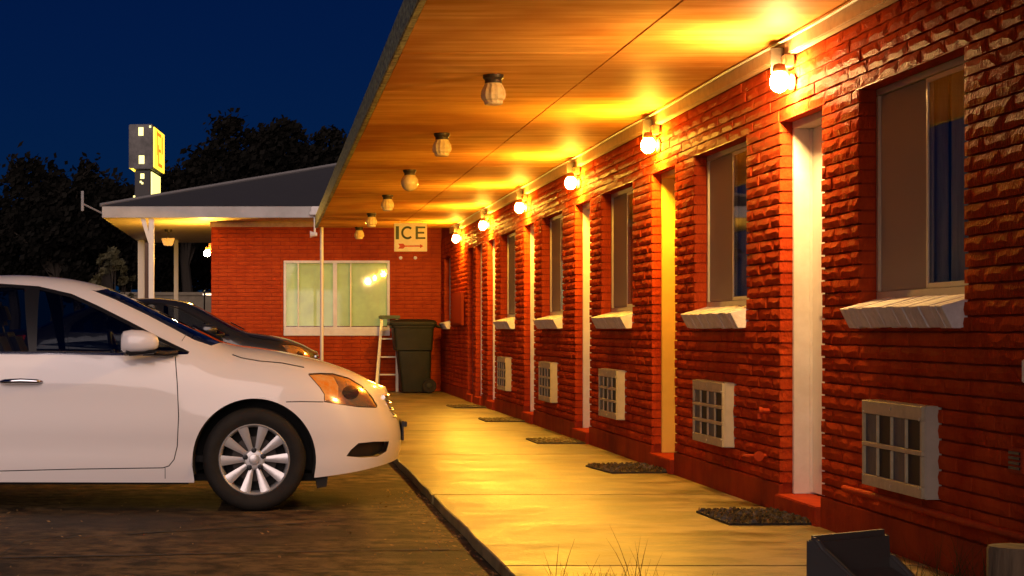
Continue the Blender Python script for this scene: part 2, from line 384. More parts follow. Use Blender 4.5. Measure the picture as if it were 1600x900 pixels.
# soffit, fascia, roof -------------------------------------------------------------------
XE = 0.78
sof = box_obj('porch_soffit', 'backing', motel, XE + 0.01, XW + 0.012, Y0, 31.0, SOF + 0.022, SOF + 0.05)
box_obj('roof_slab', 'roof_tar', motel, XE + 0.012, 9.0, Y0, 30.99, SOF + 0.0501, SOF + 0.175)
box_obj('fascia_board', 'fascia', motel, XE - 0.035, XE + 0.008, Y0, 31.02, SOF - 0.004, SOF + 0.187, bevel=0.006)
seams = [Y0] + [1.0 + 0.66 + 2.44 * k for k in range(0, 12)] + [31.0]
for i in range(len(seams) - 1):
    for (xa, xb, dy) in ((XE + 0.011, 2.066, 0.0), (2.076, XW + 0.01, 0.6)):
        a = seams[i] + (dy if i else 0); b = seams[i + 1] + (dy if i < len(seams) - 2 else 0)
        sag = random.uniform(0, 0.004); wob = 0.002 if i % 3 else 0.005
        MB().box(xa + wob * random.random(), xb - wob * random.random(), a + 0.004 + wob * .3, b - 0.004, SOF + sag, SOF + 0.0155 + sag).build('soffit_panel', 'soffit', sof)
box_obj('crown_board', 'cream_trim', motel, XW - 0.045, XW + 0.008, Y0, 30.98, TOP + 0.003, SOF - 0.002, bevel=0.006)
cb = MB(); pts = [(XW - 0.062, y, SOF - 0.014 + 0.004 * math.sin(y * 1.7)) for y in [6 + 0.5 * k for k in range(50)]]
cb.tube(pts, 0.008, 6).build('cable_conduit', 'white_paint', motel)
# other walls of the wing, never seen from here but closing the rooms
bw = MB(); bw.box(8.7, 8.9, Y0, Y1, 0, SOF + 0.04); bw.box(3.22, 8.7, Y0, Y0 + .2, 0, SOF + 0.04); bw.box(3.22, 8.7, Y1 - 0.2, Y1, 0, SOF + 0.04)
bw.box(3.22, 8.7, Y0 + .2, Y1 - .2, 0.0, 0.12)
for yy in (6.2, 9.9, 13.7, 17.4, 21.1, 24.8, 28.9): bw.box(3.22, 8.7, yy, yy + 0.12, 0.12, SOF + 0.04)
bw.build('room_shell', 'room_dark', motel)

# doors ----------------------------------------------------------------------------------
for i, (a, b) in enumerate(DOORS):
    last = i == 6
    m1 = 'door_brown' if last else 'door_white'; fm = 'door_brown' if last else 'white_paint'
    if i == 1: m1 = fm = 'door_yellow'  # second door and its frame in yellow
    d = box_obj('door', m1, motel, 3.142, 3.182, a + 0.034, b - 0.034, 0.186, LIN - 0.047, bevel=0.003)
    fr = MB(); e = 0.0015
    fr.box(3.035, X1c + 0.004, a + e, a + 0.032, 0.178, LIN - 0.045); fr.box(3.035, X1c + 0.004, b - 0.032, b - e, 0.178, LIN - 0.045)
    fr.box(3.035, X1c + 0.004, a + e, b - e, LIN - 0.0445, LIN - e)
    fr.build('frame', fm, d, bevel=0.003)
    st = MB(); st.box(3.126, 3.141, b - 0.047, b - 0.0325, 0.188, LIN - 0.048); st.box(3.126, 3.141, a + 0.0325, a + 0.047, 0.188, LIN - 0.048)
    st.build('door_stop', fm, d)
    hk = MB().lathe([(0.012, -0.06), (0.012, -0.035), (0.028, -0.03), (0.03, -0.012), (0.022, -0.004), (0.032, -0.003), (0.032, 0.0)], 'x', (3.141, a + 0.1, 1.12), 16)
    hk.build('handle', 'brass', d, smooth=True)
    pn = MB()
    for (za, zb) in ((0.35, 1.0), (1.2, 2.1)): pn.box(3.136, 3.1418, a + 0.17, b - 0.17, za, zb)
    pn.build('door_panel', m1, d, bevel=0.004)
    lt = box_obj('lintel', 'step_red', motel, XW + 0.002, X0c + 0.06, a - 0.06, b + 0.06, LIN - 0.0045, LIN + 0.0035)

# windows --------------------------------------------------------------------------------
def wavy(y0, y1, z0, z1, x, amp, n, mname, name, parent):
    v = []; f = []
    for i in range(n + 1):
        t = i / n; y = y0 + (y1 - y0) * t; dx = amp * math.sin(t * n * 0.9) + amp * .6 * math.sin(t * n * 0.37 + 1)
        v += [(x + dx, y, z0), (x + dx * 0.6, y, z1)]
    for i in range(n): f.append((2 * i, 2 * i + 2, 2 * i + 3, 2 * i + 1))
    return MB().add(v, f).build(name, mname, parent, smooth=True)
SB = 0.070
for i, (a, b) in enumerate(WINS):
    z0, z1 = 1.285, LIN - 0.002
    yc = (a + b) / 2
    fr = MB(); e = 0.002; x0, x1 = 3.050, 3.095
    fr.box(x0, x1, a + e, b - e, z1 - 0.035, z1); fr.box(x0, x1, a + e, b - e, z0 - 0.03, z0 + 0.032)
    fr.box(x0, x1, a + e, a + 0.034, z0 + 0.0325, z1 - 0.0355); fr.box(x0, x1, b - 0.034, b - e, z0 + 0.0325, z1 - 0.0355)
    win = fr.build('window', 'aluminium', motel, bevel=0.003)
    for (ya, yb, xo, nm) in ((a + 0.036, yc + 0.018, 3.056, 'near'), (yc - 0.018, b - 0.036, 3.071, 'far')):
        sa = MB(); t = 0.024
        sa.box(xo, xo + 0.011, ya, ya + t, z0 + 0.034, z1 - 0.037); sa.box(xo, xo + 0.011, yb - t, yb, z0 + 0.034, z1 - 0.037)
        sa.box(xo, xo + 0.011, ya + t, yb - t, z0 + 0.034, z0 + 0.034 + t); sa.box(xo, xo + 0.011, ya + t, yb - t, z1 - 0.037 - t, z1 - 0.037)
        sa.build('sash', 'aluminium', win, bevel=0.002)
        box_obj('pane', 'pane', win, xo + 0.004, xo + 0.0075, ya + t, yb - t, z0 + 0.034 + t, z1 - 0.037 - t)
    box_obj('insect_screen', 'screen_mesh', win, 3.0640, 3.0646, yc + 0.02, b - 0.036, z0 + 0.036, z1 - 0.039)
    wavy(yc - 0.05, b + 0.02, z0 - 0.05, z1 + 0.02, 3.13, 0.016, 40, 'curtain', 'curtain', win)
    wavy(a - 0.02, yc - 0.06, z0 - 0.05, z1 + 0.02, 3.135, 0.014, 36, 'curtain_dark', 'curtain', win)
    box_obj('lintel', 'step_red', motel, XW + 0.002, 3.05, a - 0.06, b + 0.06, LIN - 0.0015, LIN + 0.0035)
    # white rowlock sill: bricks on edge, sloping out
    sl_ = box_obj('sill', 'sill_white', motel, XW - 0.03, 3.05, a + 0.004, b - 0.004, 1.150, 1.215)
    n = int((b - a) / SB)
    for k in range(n):
        ya = a + 0.003 + (b - a - 0.006) * k / n; yb = a + 0.003 + (b - a - 0.006) * (k + 1) / n - 0.0018
        dz = random.uniform(-.0035, .0035); dx = random.uniform(-.003, .003)
        pr = [(2.862 + dx, 1.232 + dz), (2.912 + dx, 1.136 + dz), (XW - 0.012, 1.136 + dz), (3.05, 1.16), (3.05, 1.283 + dz)]
        MB().prism(pr, 'y', ya, yb).build('sill_brick', 'sill_white', sl_, bevel=0.003, seg=1)

# small fixed pieces on the wall ----------------------------------------------------------
pp = MB().tube([(XW - 0.03, 9.78, 0.318), (XW - 0.03, 9.4, 0.322), (XW - 0.032, 8.2, 0.318), (XW - 0.03, 6.8, 0.322), (XW - 0.03, 5.2, 0.32)], 0.017, 10)
tag(pp.build('wall_pipe', 'step_red', None, smooth=True), 'thin red painted pipe running low along the wall under the nearest air conditioner', 'pipe')
for yy in (9.6, 8.1, 6.6):
    pass
sp = thing('hose_tap', 'small red painted tap low on the brick beside the nearest door', 'tap', (XW, 11.45, 0.37))
MB().tube([(XW + 0.01, 11.42, 0.376), (XW - 0.05, 11.42, 0.376), (XW - 0.075, 11.46, 0.37), (XW - 0.08, 11.62, 0.362)], 0.013, 8).build('spout', 'step_red', sp, smooth=True)
MB().lathe([(0.03, -0.004), (0.03, 0.004)], 'y', (XW - 0.05, 11.40, 0.376), 14).build('flange', 'step_red', sp)
sp2 = thing('pipe_stub', 'short red painted pipe stub with a round cap above the wall tap', 'pipe', (XW, 11.35, 0.64))
MB().tube([(XW + 0.01, 11.36, 0.645), (XW - 0.045, 11.36, 0.645), (XW - 0.055, 11.36, 0.63), (XW - 0.055, 11.36, 0.60)], 0.016, 8).build('elbow', 'step_red', sp2, smooth=True)
MB().lathe([(0.024, -0.012), (0.026, 0), (0.02, 0.012)], 'x', (XW - 0.05, 11.36, 0.645), 14).build('cap', 'step_red', sp2, smooth=True)
vt = thing('wall_vent', 'small dark vent set in the red brick at the right edge', 'vent', (XW, 7.6, 0.6))
MB().box(XW - 0.014, XW + 0.01, 7.51, 7.65, 0.56, 0.66).build('frame', 'step_red', vt, bevel=0.003)
for k in range(4): box_obj('slat', 'black_trim', vt, XW - 0.02, XW - 0.0145, 7.525, 7.635, 0.575 + k * 0.02, 0.585 + k * 0.02)
ot = thing('wall_outlet', 'small white outlet cover on the brick at the right edge', 'outlet', (XW, 7.53, 0.97))
MB().box(XW - 0.022, XW - 0.003, 7.40, 7.495, 0.92, 1.01).build('cover', 'white_paint', ot, bevel=0.004)
MB().box(XW - 0.026, XW - 0.0225, 7.42, 7.475, 0.94, 0.99).build('flap', 'white_paint', ot, bevel=0.001)
eb = thing('meter_panel', 'flat red painted metal panel on the far end of the brick wall', 'panel', (XW, 29.6, 1.2))
MB().box(XW - 0.05, XW - 0.013, 29.0, 30.5, 1.19, 1.70).build('cabinet', 'panel_red', eb, bevel=0.008)
MB().box(XW - 0.056, XW - 0.0505, 29.04, 30.46, 1.22, 1.67).build('cover', 'panel_red', eb, bevel=0.003)

# ------------------------------------------------------------------ wall lamps
LN = ['nearest wall lamp, glowing pale above the first white door', 'second wall lamp from the camera, glowing amber above the yellow lit door',
      'third wall lamp from the camera, glowing amber above a door', 'fourth wall lamp from the camera, glowing amber above a door',
      'fifth wall lamp from the camera, glowing amber near the far end', 'farthest wall lamp, glowing amber beside the ice sign']
def wall_lamp(Y, label, bulb, group):
    X, Z = 2.855, 2.515
    t = thing('wall_lamp', label, 'lamp', (XW, Y, Z), group)
    MB().box(XW - 0.065, XW - 0.012, Y + 0.02, Y + 0.12, TOP - 0.07, TOP + 0.0).build('junction_box', 'lamp_metal', t, bevel=0.005)
    MB().lathe([(0.045, -0.016), (0.05, -0.004), (0.05, 0.0)], 'x', (XW - 0.012, Y + 0.06, Z + 0.005), 16).build('wall_plate', 'lamp_metal', t, smooth=True)
    MB().tube([(XW - 0.02, Y + 0.06, Z), (XW - 0.05, Y + 0.06, Z + 0.05), (X + 0.02, Y + 0.07, Z + 0.085), (X, Y + 0.06, Z + 0.088), (X, Y, Z + 0.082)], 0.011, 8).build('arm', 'lamp_metal', t, smooth=True)
    MB().lathe([(0.012, 0.10), (0.03, 0.095), (0.036, 0.075), (0.036, 0.052)], 'z', (X, Y, Z), 18).build('socket', 'lamp_metal', t, smooth=True)
    prof = [(0.030, 0.052), (0.042, 0.036), (0.050, 0.012), (0.051, -0.010), (0.045, -0.034), (0.029, -0.052), (0.010, -0.060)]
    MB().lathe(prof, 'z', (X, Y, Z), 14).build('bulb', bulb, t, smooth=True)
    # back plate on the far side, it stops the light from reaching the soffit beyond
    MB().box(X - 0.015, XW - 0.02, Y + 0.125, Y + 0.137, Z + 0.06, TOP + 0.05).build('bracket_plate', 'lamp_dark', t, bevel=0.002)
    return t
for k in range(6): wall_lamp(10.74 + 3.715 * k, LN[k], 'bulb_pale' if k == 0 else 'bulb_amber', 'lit lamps along the motel wall')

# ------------------------------------------------------------------ unlit jar lamps under the soffit
JN = ['nearest unlit glass jar lamp hanging under the porch ceiling', 'second unlit glass jar lamp from the camera under the ceiling',
      'round pale globe lamp, third from the camera under the ceiling', 'fourth unlit lamp from the camera, a small glass jar under the ceiling',
      'fifth unlit lamp from the camera, dim jar left of the ice sign', 'farthest unlit ceiling lamp, just before the end wall']
def jar_lamp(Y, label, kind):
    X = 1.45; t = thing('ceiling_lamp', label, 'lamp', (X, Y, SOF), 'unlit lamps under the porch ceiling')
    MB().lathe([(0.068, 0.0), (0.068, -0.02), (0.056, -0.035), (0.056, -0.055)], 'z', (X, Y, SOF + 0.002), 20).build('holder', 'lamp_dark', t, smooth=True)
    if kind == 'globe':
        pr = [(0.05, -0.05)] + [(0.088 * math.sin(a), -0.125 - 0.088 * -math.cos(a) * -1) for a in [R(38 + 142 * q / 12) for q in range(12)]]
        pr = [(0.05, -0.053)] + [(0.09 * math.sin(R(36 + 140 * q / 12)), -0.13 + 0.09 * math.cos(R(36 + 140 * q / 12))) for q in range(13)]
        MB().lathe(pr, 'z', (X, Y, SOF), 24).build('globe', 'jar_glass', t, smooth=True)
    else:
        n = 24; v = []; f = []
        pr = [(0.055, -0.054), (0.062, -0.07), (0.078, -0.10), (0.082, -0.13), (0.076, -0.155), (0.062, -0.168), (0.060, -0.185), (0.05, -0.192)]
        for (r, h) in pr:
            for q in range(n):
                rr = r * (1.0 if q % 2 else 0.93) if -0.17 < h < -0.06 else r
                v.append((X + rr * math.cos(2 * PI * q / n), Y + rr * math.sin(2 * PI * q / n), SOF + h))
        for j in range(len(pr) - 1):
            for q in range(n): f.append((j * n + q, j * n + (q + 1) % n, (j + 1) * n + (q + 1) % n, (j + 1) * n + q))
        f.append(tuple(range((len(pr) - 1) * n, len(pr) * n)))
        MB().add(v, f).build('glass_jar', 'jar_glass', t, smooth=False)
for k in range(6): jar_lamp(12.4 + 3.68 * k, JN[k], 'globe' if k == 2 else 'jar')

# ------------------------------------------------------------------ air conditioners
AN = ['nearest air conditioner, two rows of grille openings, under the first window', 'second air conditioner from the camera, three rows of openings, cream side',
      'third air conditioner from the camera, low on the brick wall', 'fourth air conditioner from the camera, low on the brick wall',
      'fifth and farthest air conditioner, low on the brick wall']
def ac_unit(Y, rows, label):
    t = thing('air_conditioner', label, 'air conditioner', (XW, Y + 0.42, 0.376), 'air conditioners in the motel wall')
    ya, yb, za, zb, x0 = Y, Y + 0.86, 0.374, 0.788, 2.887
    MB().box(x0 + 0.014, XW + 0.02, ya, yb, za, zb).build('case', 'ac_case', t, bevel=0.006)
    g = MB(); cols = 4; t_ = 0.032; x1 = x0 + 0.0135
    zs = [za + 0.045 + (zb - za - 0.10) * r / rows for r in range(rows + 1)]
    ys = [ya + 0.02 + (0.82) * c / cols for c in range(cols + 1)]
    for r, z in enumerate(zs):
        h = 0.010
        lo, hi = (za + 0.003, z + h) if r == 0 else (z - h, zb - 0.003) if r == rows else (z - h, z + h)
        g.box(x0, x1, ya + 0.003, yb - 0.003, lo, hi)
    for c, y in enumerate(ys):
        h = 0.007
        lo, hi = (ya + 0.003, y + h) if c == 0 else (y - h, yb - 0.003) if c == cols else (y - h, y + h)
        for r in range(rows): g.box(x0 + 0.0006, x1, lo, hi, zs[r] + 0.0121, zs[r + 1] - 0.0121)
    g.build('grille', 'ac_grille', t, bevel=0.0015, seg=1)
    for r in range(rows):
        for c in range(cols):
            box_obj('grille_insert', 'ac_foil' if c % 2 else 'ac_fin', t, x0 + 0.0105, x0 + 0.0138, ys[c] + 0.0141, ys[c + 1] - 0.0141, zs[r] + 0.0122, zs[r + 1] - 0.0122)
    for (y, z) in ((ya + 0.03, za + 0.05), (ya + 0.03, zb - 0.06), (yb - 0.03, za + 0.05), (yb - 0.03, zb - 0.06), (ya + 0.43, zb - 0.03), (ya + 0.43, za + 0.025)):
        MB().lathe([(0.008, -0.004), (0.008, 0.0)], 'x', (x0 + 0.0002, y, z), 8).build('screw', 'aluminium', t)
for k in range(5): ac_unit(8.49 + 3.735 * k, 2 if k == 0 else 3, AN[k])

# ------------------------------------------------------------------ door mats
MN = ['nearest door mat, coarse woven, on the concrete before the first white door', 'second door mat from the camera, before the yellow lit door',
      'third door mat from the camera on the concrete walkway', 'fourth door mat from the camera on the concrete walkway', 'farthest door mat on the concrete walkway']
def door_mat(Y, k):
    t = thing('door_mat', MN[k], 'door mat', (2.71, Y, HW), 'door mats on the walkway')
    rz = 0.05 + random.uniform(-.06, .06); cs, sn = math.cos(rz), math.sin(rz); X = 2.70
    def T(u, v, z): return (X + u * cs - v * sn, Y + u * sn + v * cs, z)
    hx, hy = 0.225, 0.36
    b = MB(); b.add([T(u, v, z) for z in (HW + 0.001, HW + 0.014) for (u, v) in ((-hx, -hy), (hx, -hy), (hx, hy), (-hx, hy))],
                    [(0, 3, 2, 1), (4, 5, 6, 7), (0, 1, 5, 4), (1, 2, 6, 5), (2, 3, 7, 6), (3, 0, 4, 7)])
    b.build('backing', 'mat_rubber', t)
    lp = MB(); rn = random.Random(k); nu, nv = (15, 24) if k < 2 else (9, 14)
    for i in range(nu):
        for j in range(nv):
            u = -hx + 2 * hx * (i + .5) / nu + rn.uniform(-.006, .006); v = -hy + 2 * hy * (j + .5) / nv + rn.uniform(-.006, .006)
            a = (PI / 4 if (i // 2 + j // 2) % 2 else -PI / 4) + rn.uniform(-.5, .5); l, wd, h = 0.022, 0.005, rn.uniform(0.012, 0.026)
            if k >= 2: l, wd, h = 0.03, 0.01, rn.uniform(.006, .012)
            du, dv = math.cos(a) * l, math.sin(a) * l; nu_, nv_ = -math.sin(a) * wd, math.cos(a) * wd; z0 = HW + 0.012
            pts = [T(u - du + nu_, v - dv + nv_, z0), T(u - du - nu_, v - dv - nv_, z0), T(u + du - nu_, v + dv - nv_, z0), T(u + du + nu_, v + dv + nv_, z0), T(u - du * .3, v - dv * .3, z0 + h), T(u + du * .3, v + dv * .3, z0 + h)]
            lp.add(pts, [(0, 4, 5, 3), (1, 2, 5, 4), (0, 1, 4), (2, 3, 5)])
    stuff(lp.build('pile', 'mat_fibre', t))
for k in range(5): door_mat([10.72, 14.46, 18.1, 22.3, 26.2][k], k)

# ------------------------------------------------------------------ ICE sign
sg = thing('ice_sign', 'white ICE sign with a red arrow hanging under the porch ceiling', 'sign', (2.14, 29.0, SOF))
ys_ = 29.0
MB().box(1.895, 2.39, ys_, ys_ + 0.03, 2.307, 2.735).build('board', 'sign_white', sg, bevel=0.003)
for x in (1.98, 2.30): MB().tube([(x, ys_ + 0.015, 2.72), (x, ys_ + 0.015, SOF + 0.004)], 0.006, 6).build('hanger', 'aluminium', sg)
def strip(pts, wd):                               # thick polyline in XZ
    m_ = MB()
    for (p, q) in zip(pts, pts[1:]):
        d = Vector((q[0] - p[0], 0, q[1] - p[1])).normalized(); nrm = Vector((-d.z, 0, d.x)) * wd / 2
        P, Q = Vector((p[0], 0, p[1])) - d * wd * .08, Vector((q[0], 0, q[1])) + d * wd * .08
        a = [P + nrm, P - nrm, Q - nrm, Q + nrm]
        m_.add([(v.x, y, v.z) for y in (ys_ - 0.004, ys_ - 0.0005) for v in a], [(0, 1, 2, 3), (0, 4, 5, 1), (1, 5, 6, 2), (2, 6, 7, 3), (3, 7, 4, 0)])
    return m_
zt_, zb_ = 2.685, 2.495
strip([(1.942, zb_), (1.942, zt_)], 0.048).build('letter', 'sign_green', sg)
cx, cz, rr = 2.095, (zt_ + zb_) / 2, 0.080
strip([(cx + rr * 1.0 * math.cos(R(a)), cz + 0.083 * math.sin(R(a))) for a in range(48, 313, 12)], 0.032).build('letter', 'sign_green', sg)
ee = strip([(2.235, zb_), (2.235, zt_)], 0.036)
for z in (zb_ + 0.014, (zt_ + zb_) / 2, zt_ - 0.014):
    q = strip([(2.25, z), (2.362 if z != (zt_ + zb_) / 2 else 2.345, z)], 0.028); ee.add(q.v, q.f)
ee.build('letter', 'sign_green', sg)
ar = strip([(1.99, 2.388), (2.30, 2.388)], 0.020)
yA, yB = ys_ - 0.0045, ys_ - 0.0006
ar.prism([(2.285, 2.418), (2.285, 2.358), (2.335, 2.388)], 'y', yA, yB)
ar.prism([(1.955, 2.425), (2.03, 2.425), (2.065, 2.3895), (1.975, 2.3895)], 'y', yA, yB)
ar.prism([(1.955, 2.350), (2.03, 2.350), (2.065, 2.3865), (1.975, 2.3865)], 'y', yA, yB)
ar.build('arrow', 'sign_red', sg)

# ------------------------------------------------------------------ the office building at the end
YF = 33.0
office = thing('office_building', 'red brick motel office with low hipped roof and carport at the end', 'building', (1, YF + 3, 0))
WX0, WX1, WZ0, WZ1 = 0.253, 2.08, 1.02, 2.315
FX0, FX1, FT = -0.99, XW, 2.975
oc = MB(); yb0, yb1 = YF + 0.012, YF + 0.2
oc.box(FX0, WX0, yb0, yb1, 0, FT); oc.box(WX1, FX1 + 0.3, yb0, yb1, 0, FT)
oc.box(WX0, WX1, yb0, yb1, 0, WZ0); oc.box(WX0, WX1, yb0, yb1, WZ1, FT)
oc.box(FX0, FX0 + 0.2, yb1, 40.8, 0, FT); oc.box(FX0 + .2, 9, 40.6, 40.8, 0, FT)
ow = oc.build('wall', 'mortar', office)
ob = MB(); n_c = int((FT - HW) / CH)
rn = random.Random(3)
for c in range(n_c):
    z0 = HW + CH * c; iv = [(FX0 - 0.0, FX1)]
    if z0 + CH * .5 > WZ0 and z0 + CH * .5 < WZ1: iv = [(FX0, WX0), (WX1, FX1)]
    for a, b in iv:
        off = (c % 2) * 0.1525
        cuts = [a] + [x for x in [-3 + off + 0.305 * k for k in range(25)] if a + .05 < x < b - .05] + [b]
        for p, q in zip(cuts, cuts[1:]):
            d = rn.uniform(0, 0.004)
            v_, f_ = VAR[rn.randrange(9)]
            sc_ = (q - p - 0.008) / BL
            ob.add([((p + q) / 2 + pt[1] * sc_, YF - d + (pt[0] if pt[0] > .05 else pt[0] * 0.3), z0 + CH / 2 + pt[2]) for pt in v_], f_)
stuff(ob.build('brickwork', 'brick_smooth', ow))
# side wall bricks are seen edge-on only; the material carries them
ofr = MB(); e = 0.002; y0, y1 = YF - 0.02, YF + 0.06
ofr.box(WX0 + e, WX1 - e, y0, y1, WZ1 - 0.045, WZ1 - e); ofr.box(WX0 + e, WX1 - e, y0, y1, WZ0 + 0.115, WZ0 + 0.155)
ofr.box(WX0 + e, WX0 + 0.045, y0, y1, WZ0 + 0.156, WZ1 - 0.046); ofr.box(WX1 - 0.045, WX1 - e, y0, y1, WZ0 + 0.156, WZ1 - 0.046)
xm = (523.5 - VPX) * YF / FPX
ofr.box(xm - 0.035, xm + 0.035, y0, y1, WZ0 + 0.156, WZ1 - 0.046)
owin = ofr.build('window', 'white_paint', office, bevel=0.004)
box_obj('sill', 'white_paint', owin, WX0 + e, WX1 - e, YF - 0.05, YF + 0.06, WZ0 + 0.002, WZ0 + 0.1145, bevel=0.006)
for xp, wd in ((466, 0.02), (548, 0.02)):
    x = (xp - VPX) * YF / FPX
    box_obj('mullion', 'aluminium', owin, x - wd / 2, x + wd / 2, y0 + 0.01, y1, WZ0 + 0.156, WZ1 - 0.046)
edges = [WX0 + 0.046, (466 - VPX) * YF / FPX - 0.011, (466 - VPX) * YF / FPX + 0.011, xm - 0.036, xm + 0.036, (548 - VPX) * YF / FPX - 0.011, (548 - VPX) * YF / FPX + 0.011, WX1 - 0.046]
for k in range(0, 8, 2): box_obj('pane', 'office_pane', owin, edges[k], edges[k + 1], YF + 0.018, YF + 0.024, WZ0 + 0.156, WZ1 - 0.046)
n_s = 26
bl_me = None
for k in range(n_s):
    z = WZ0 + 0.17 + (WZ1 - WZ0 - 0.22) * k / n_s
    if bl_me is None:
        bl_me = MB().add([(WX0 + .03, YF + 0.075, 0), (WX1 - .03, YF + 0.075, 0), (WX1 - .03, YF + 0.095, 0.047), (WX0 + .03, YF + 0.095, 0.047)], [(0, 1, 2, 3)]).mesh('blind_slat')
    o = link('blind_slat', bl_me, 'blind', owin); o.location = (0, 0, z)
# eave, fascia, roof
EX0, EY0, EY1, EZ0, EZ1, EX1 = -2.76, 31.8, 41.0, 2.98, 3.17, 13.0
box_obj('eave_soffit', 'soffit_pale', office, EX0 + 0.02, EX1, EY0 + 0.022, EY1, EZ0 + 0.004, EZ0 + 0.03)
box_obj('fascia_board', 'fascia_white', office, EX0, EX1, EY0 - 0.02, EY0 + 0.02, EZ0, EZ1, bevel=0.004)
box_obj('fascia_board', 'fascia_white', office, EX0 - 0.0, EX0 + 0.018, EY0 + 0.021, EY1, EZ0, EZ1, bevel=0.003)
hw_ = (EY1 - EY0) / 2; rz_ = EZ1 + 0.25 * hw_
rf = MB().add([(EX0 - .03, EY0 - .04, EZ1 + .004), (EX1, EY0 - .04, EZ1 + .004), (EX1, EY1, EZ1 + .004), (EX0 - .03, EY1, EZ1 + .004), (EX0 + hw_, EY0 + hw_, rz_), (EX1, EY0 + hw_, rz_)],
              [(0, 1, 5, 4), (2, 3, 4, 5), (3, 0, 4), (1, 2, 5), (0, 3, 2, 1)])
roof = rf.build('roof', 'shingle', office)
n_c = 16
for k in range(1, n_c):                          # shingle courses on the slope that shows
    t = k / n_c; y = EY0 + hw_ * t; z = EZ1 + 0.25 * hw_ * t; xa = EX0 + hw_ * t
    MB().add([(xa, y, z + 0.004), (EX1, y, z + 0.004), (EX1, y, z + 0.008), (xa, y, z + 0.008), (xa + 0.1, y + 0.28, z + 0.078), (EX1, y + 0.28, z + 0.078)],
             [(0, 1, 2, 3), (3, 2, 5, 4)]).build('shingle_course', 'shingle', roof)
MB().tube([(EX0 - 0.02, EY0 - 0.02, EZ1 + 0.02), (EX0 + hw_, EY0 + hw_, rz_ + 0.03)], 0.035, 6).build('hip_cap', 'flashing', roof)
MB().tube([(EX0 + hw_, EY0 + hw_, rz_ + 0.02), (EX1, EY0 + hw_, rz_ + 0.02)], 0.03, 6).build('ridge_cap', 'flashing', roof)
box_obj('wall_cap', 'cream_trim', office, FX0 - 0.02, EX1, YF - 0.03, YF - 0.004, EZ0 - 0.09, EZ0 + 0.003)
dn = MB().tube([(0.80, 31.74, 3.12), (0.74, 31.74, 3.09), (0.70, 31.74, 3.02)], 0.05, 8)
dn.box(0.70, 0.92, 31.66, 31.778, 3.02, 3.16); dn.build('gutter_outlet', 'white_paint', office, bevel=0.01)
# posts
def post(x, y, zt, r, m, label, bracket=False):
    t = thing('porch_post', label, 'post', (x, y, 0))
    MB().box(x - r, x + r, y - r, y + r, 0.0, zt).build('shaft', m, t, bevel=r * .2)
    MB().box(x - r * 1.6, x + r * 1.6, y - r * 1.6, y + r * 1.6, 0.0, 0.03).build('foot_plate', m, t, bevel=0.004)
    if bracket:
        MB().add([(x - .02, y - .04, zt - 0.5), (x + .02, y - .04, zt - 0.5), (x - 0.18, y - .04, zt - .002), (x - 0.10, y - .04, zt - .002),
                  (x - .02, y + .04, zt - 0.5), (x + .02, y + .04, zt - 0.5), (x - 0.18, y + .04, zt - .002), (x - 0.10, y + .04, zt - .002)],
                 [(0, 1, 3, 2), (4, 6, 7, 5), (0, 2, 6, 4), (1, 5, 7, 3), (0, 4, 5, 1), (2, 3, 7, 6)]).build('brace', m, t)
    return t
post(-1.95, 31.9, EZ0 - 0.002, 0.045, 'post_white', 'white carport post with angled brace under the near fascia', True)
post(-2.64, 39.8, EZ0 + 0.003, 0.07, 'post_white', 'leftmost pale carport post at the far corner')
post(-1.92, 39.8, EZ0 + 0.003, 0.045, 'post_white', 'thin amber lit carport post left of the wall lamp')
pt = thing('canopy_post', 'slim white pipe post at the far corner of the porch roof', 'post', (0.85, 30.8, 0))
MB().lathe([(0.028, 0.0), (0.028, SOF - 0.002)], 'z', (0.85, 30.8, 0), 12).build('pipe', 'post_white', pt, smooth=True)
MB().lathe([(0.06, 0.0), (0.06, 0.02)], 'z', (0.85, 30.8, 0), 12).build('base_plate', 'post_white', pt)
# flood light head near the top of the pipe post
fl = thing('flood_light', 'small white flood light head beside the pipe post top', 'lamp', (0.70, 31.74, 2.75))
MB().lathe([(0.03, 0.12), (0.04, 0.05), (0.06, 0.0)], 'x', (0.68, 31.72, 2.70), 12).build('head', 'white_paint', fl, smooth=True)
MB().tube([(0.76, 31.72, 2.71), (0.76, 31.76, 2.98)], 0.018, 8).build('stem', 'white_paint', fl)
# hooks below the sign, on the office wall
for x in (626, 649):
    p = PX(x, 403, YF)
    h = thing('wall_hook', 'left of two small white wall hooks below the ice sign' if x == 626 else 'right of two small white wall hooks below the ice sign', 'hook', (p[0], YF, p[2]))
    MB().lathe([(0.022, -0.03), (0.026, -0.02), (0.012, -0.01), (0.012, 0.02)], 'y', (p[0], YF, p[2]), 10).build('knob', 'white_paint', h, smooth=True)
    MB().lathe([(0.03, -0.014), (0.03, 0.004)], 'y', (p[0], YF, p[2]), 10).build('plate', 'white_paint', h)
# lamp on the office side wall
ol = thing('porch_lamp', 'bright bare lamp on the office corner under the carport', 'lamp', (FX0, 33.2, 2.45))
MB().box(FX0 - 0.05, FX0 - 0.001, 33.13, 33.27, 2.46, 2.62).build('wall_box', 'lamp_metal', ol, bevel=0.005)
MB().lathe([(0.03, 0.10), (0.032, 0.05)], 'z', (FX0 - 0.075, 33.15, 2.45), 12).build('socket', 'lamp_metal', ol)
MB().lathe([(0.03, 0.049), (0.05, 0.02), (0.055, -0.01), (0.04, -0.045), (0.01, -0.06)], 'z', (FX0 - 0.075, 33.15, 2.45), 14).build('bulb', 'bulb_far', ol, smooth=True)
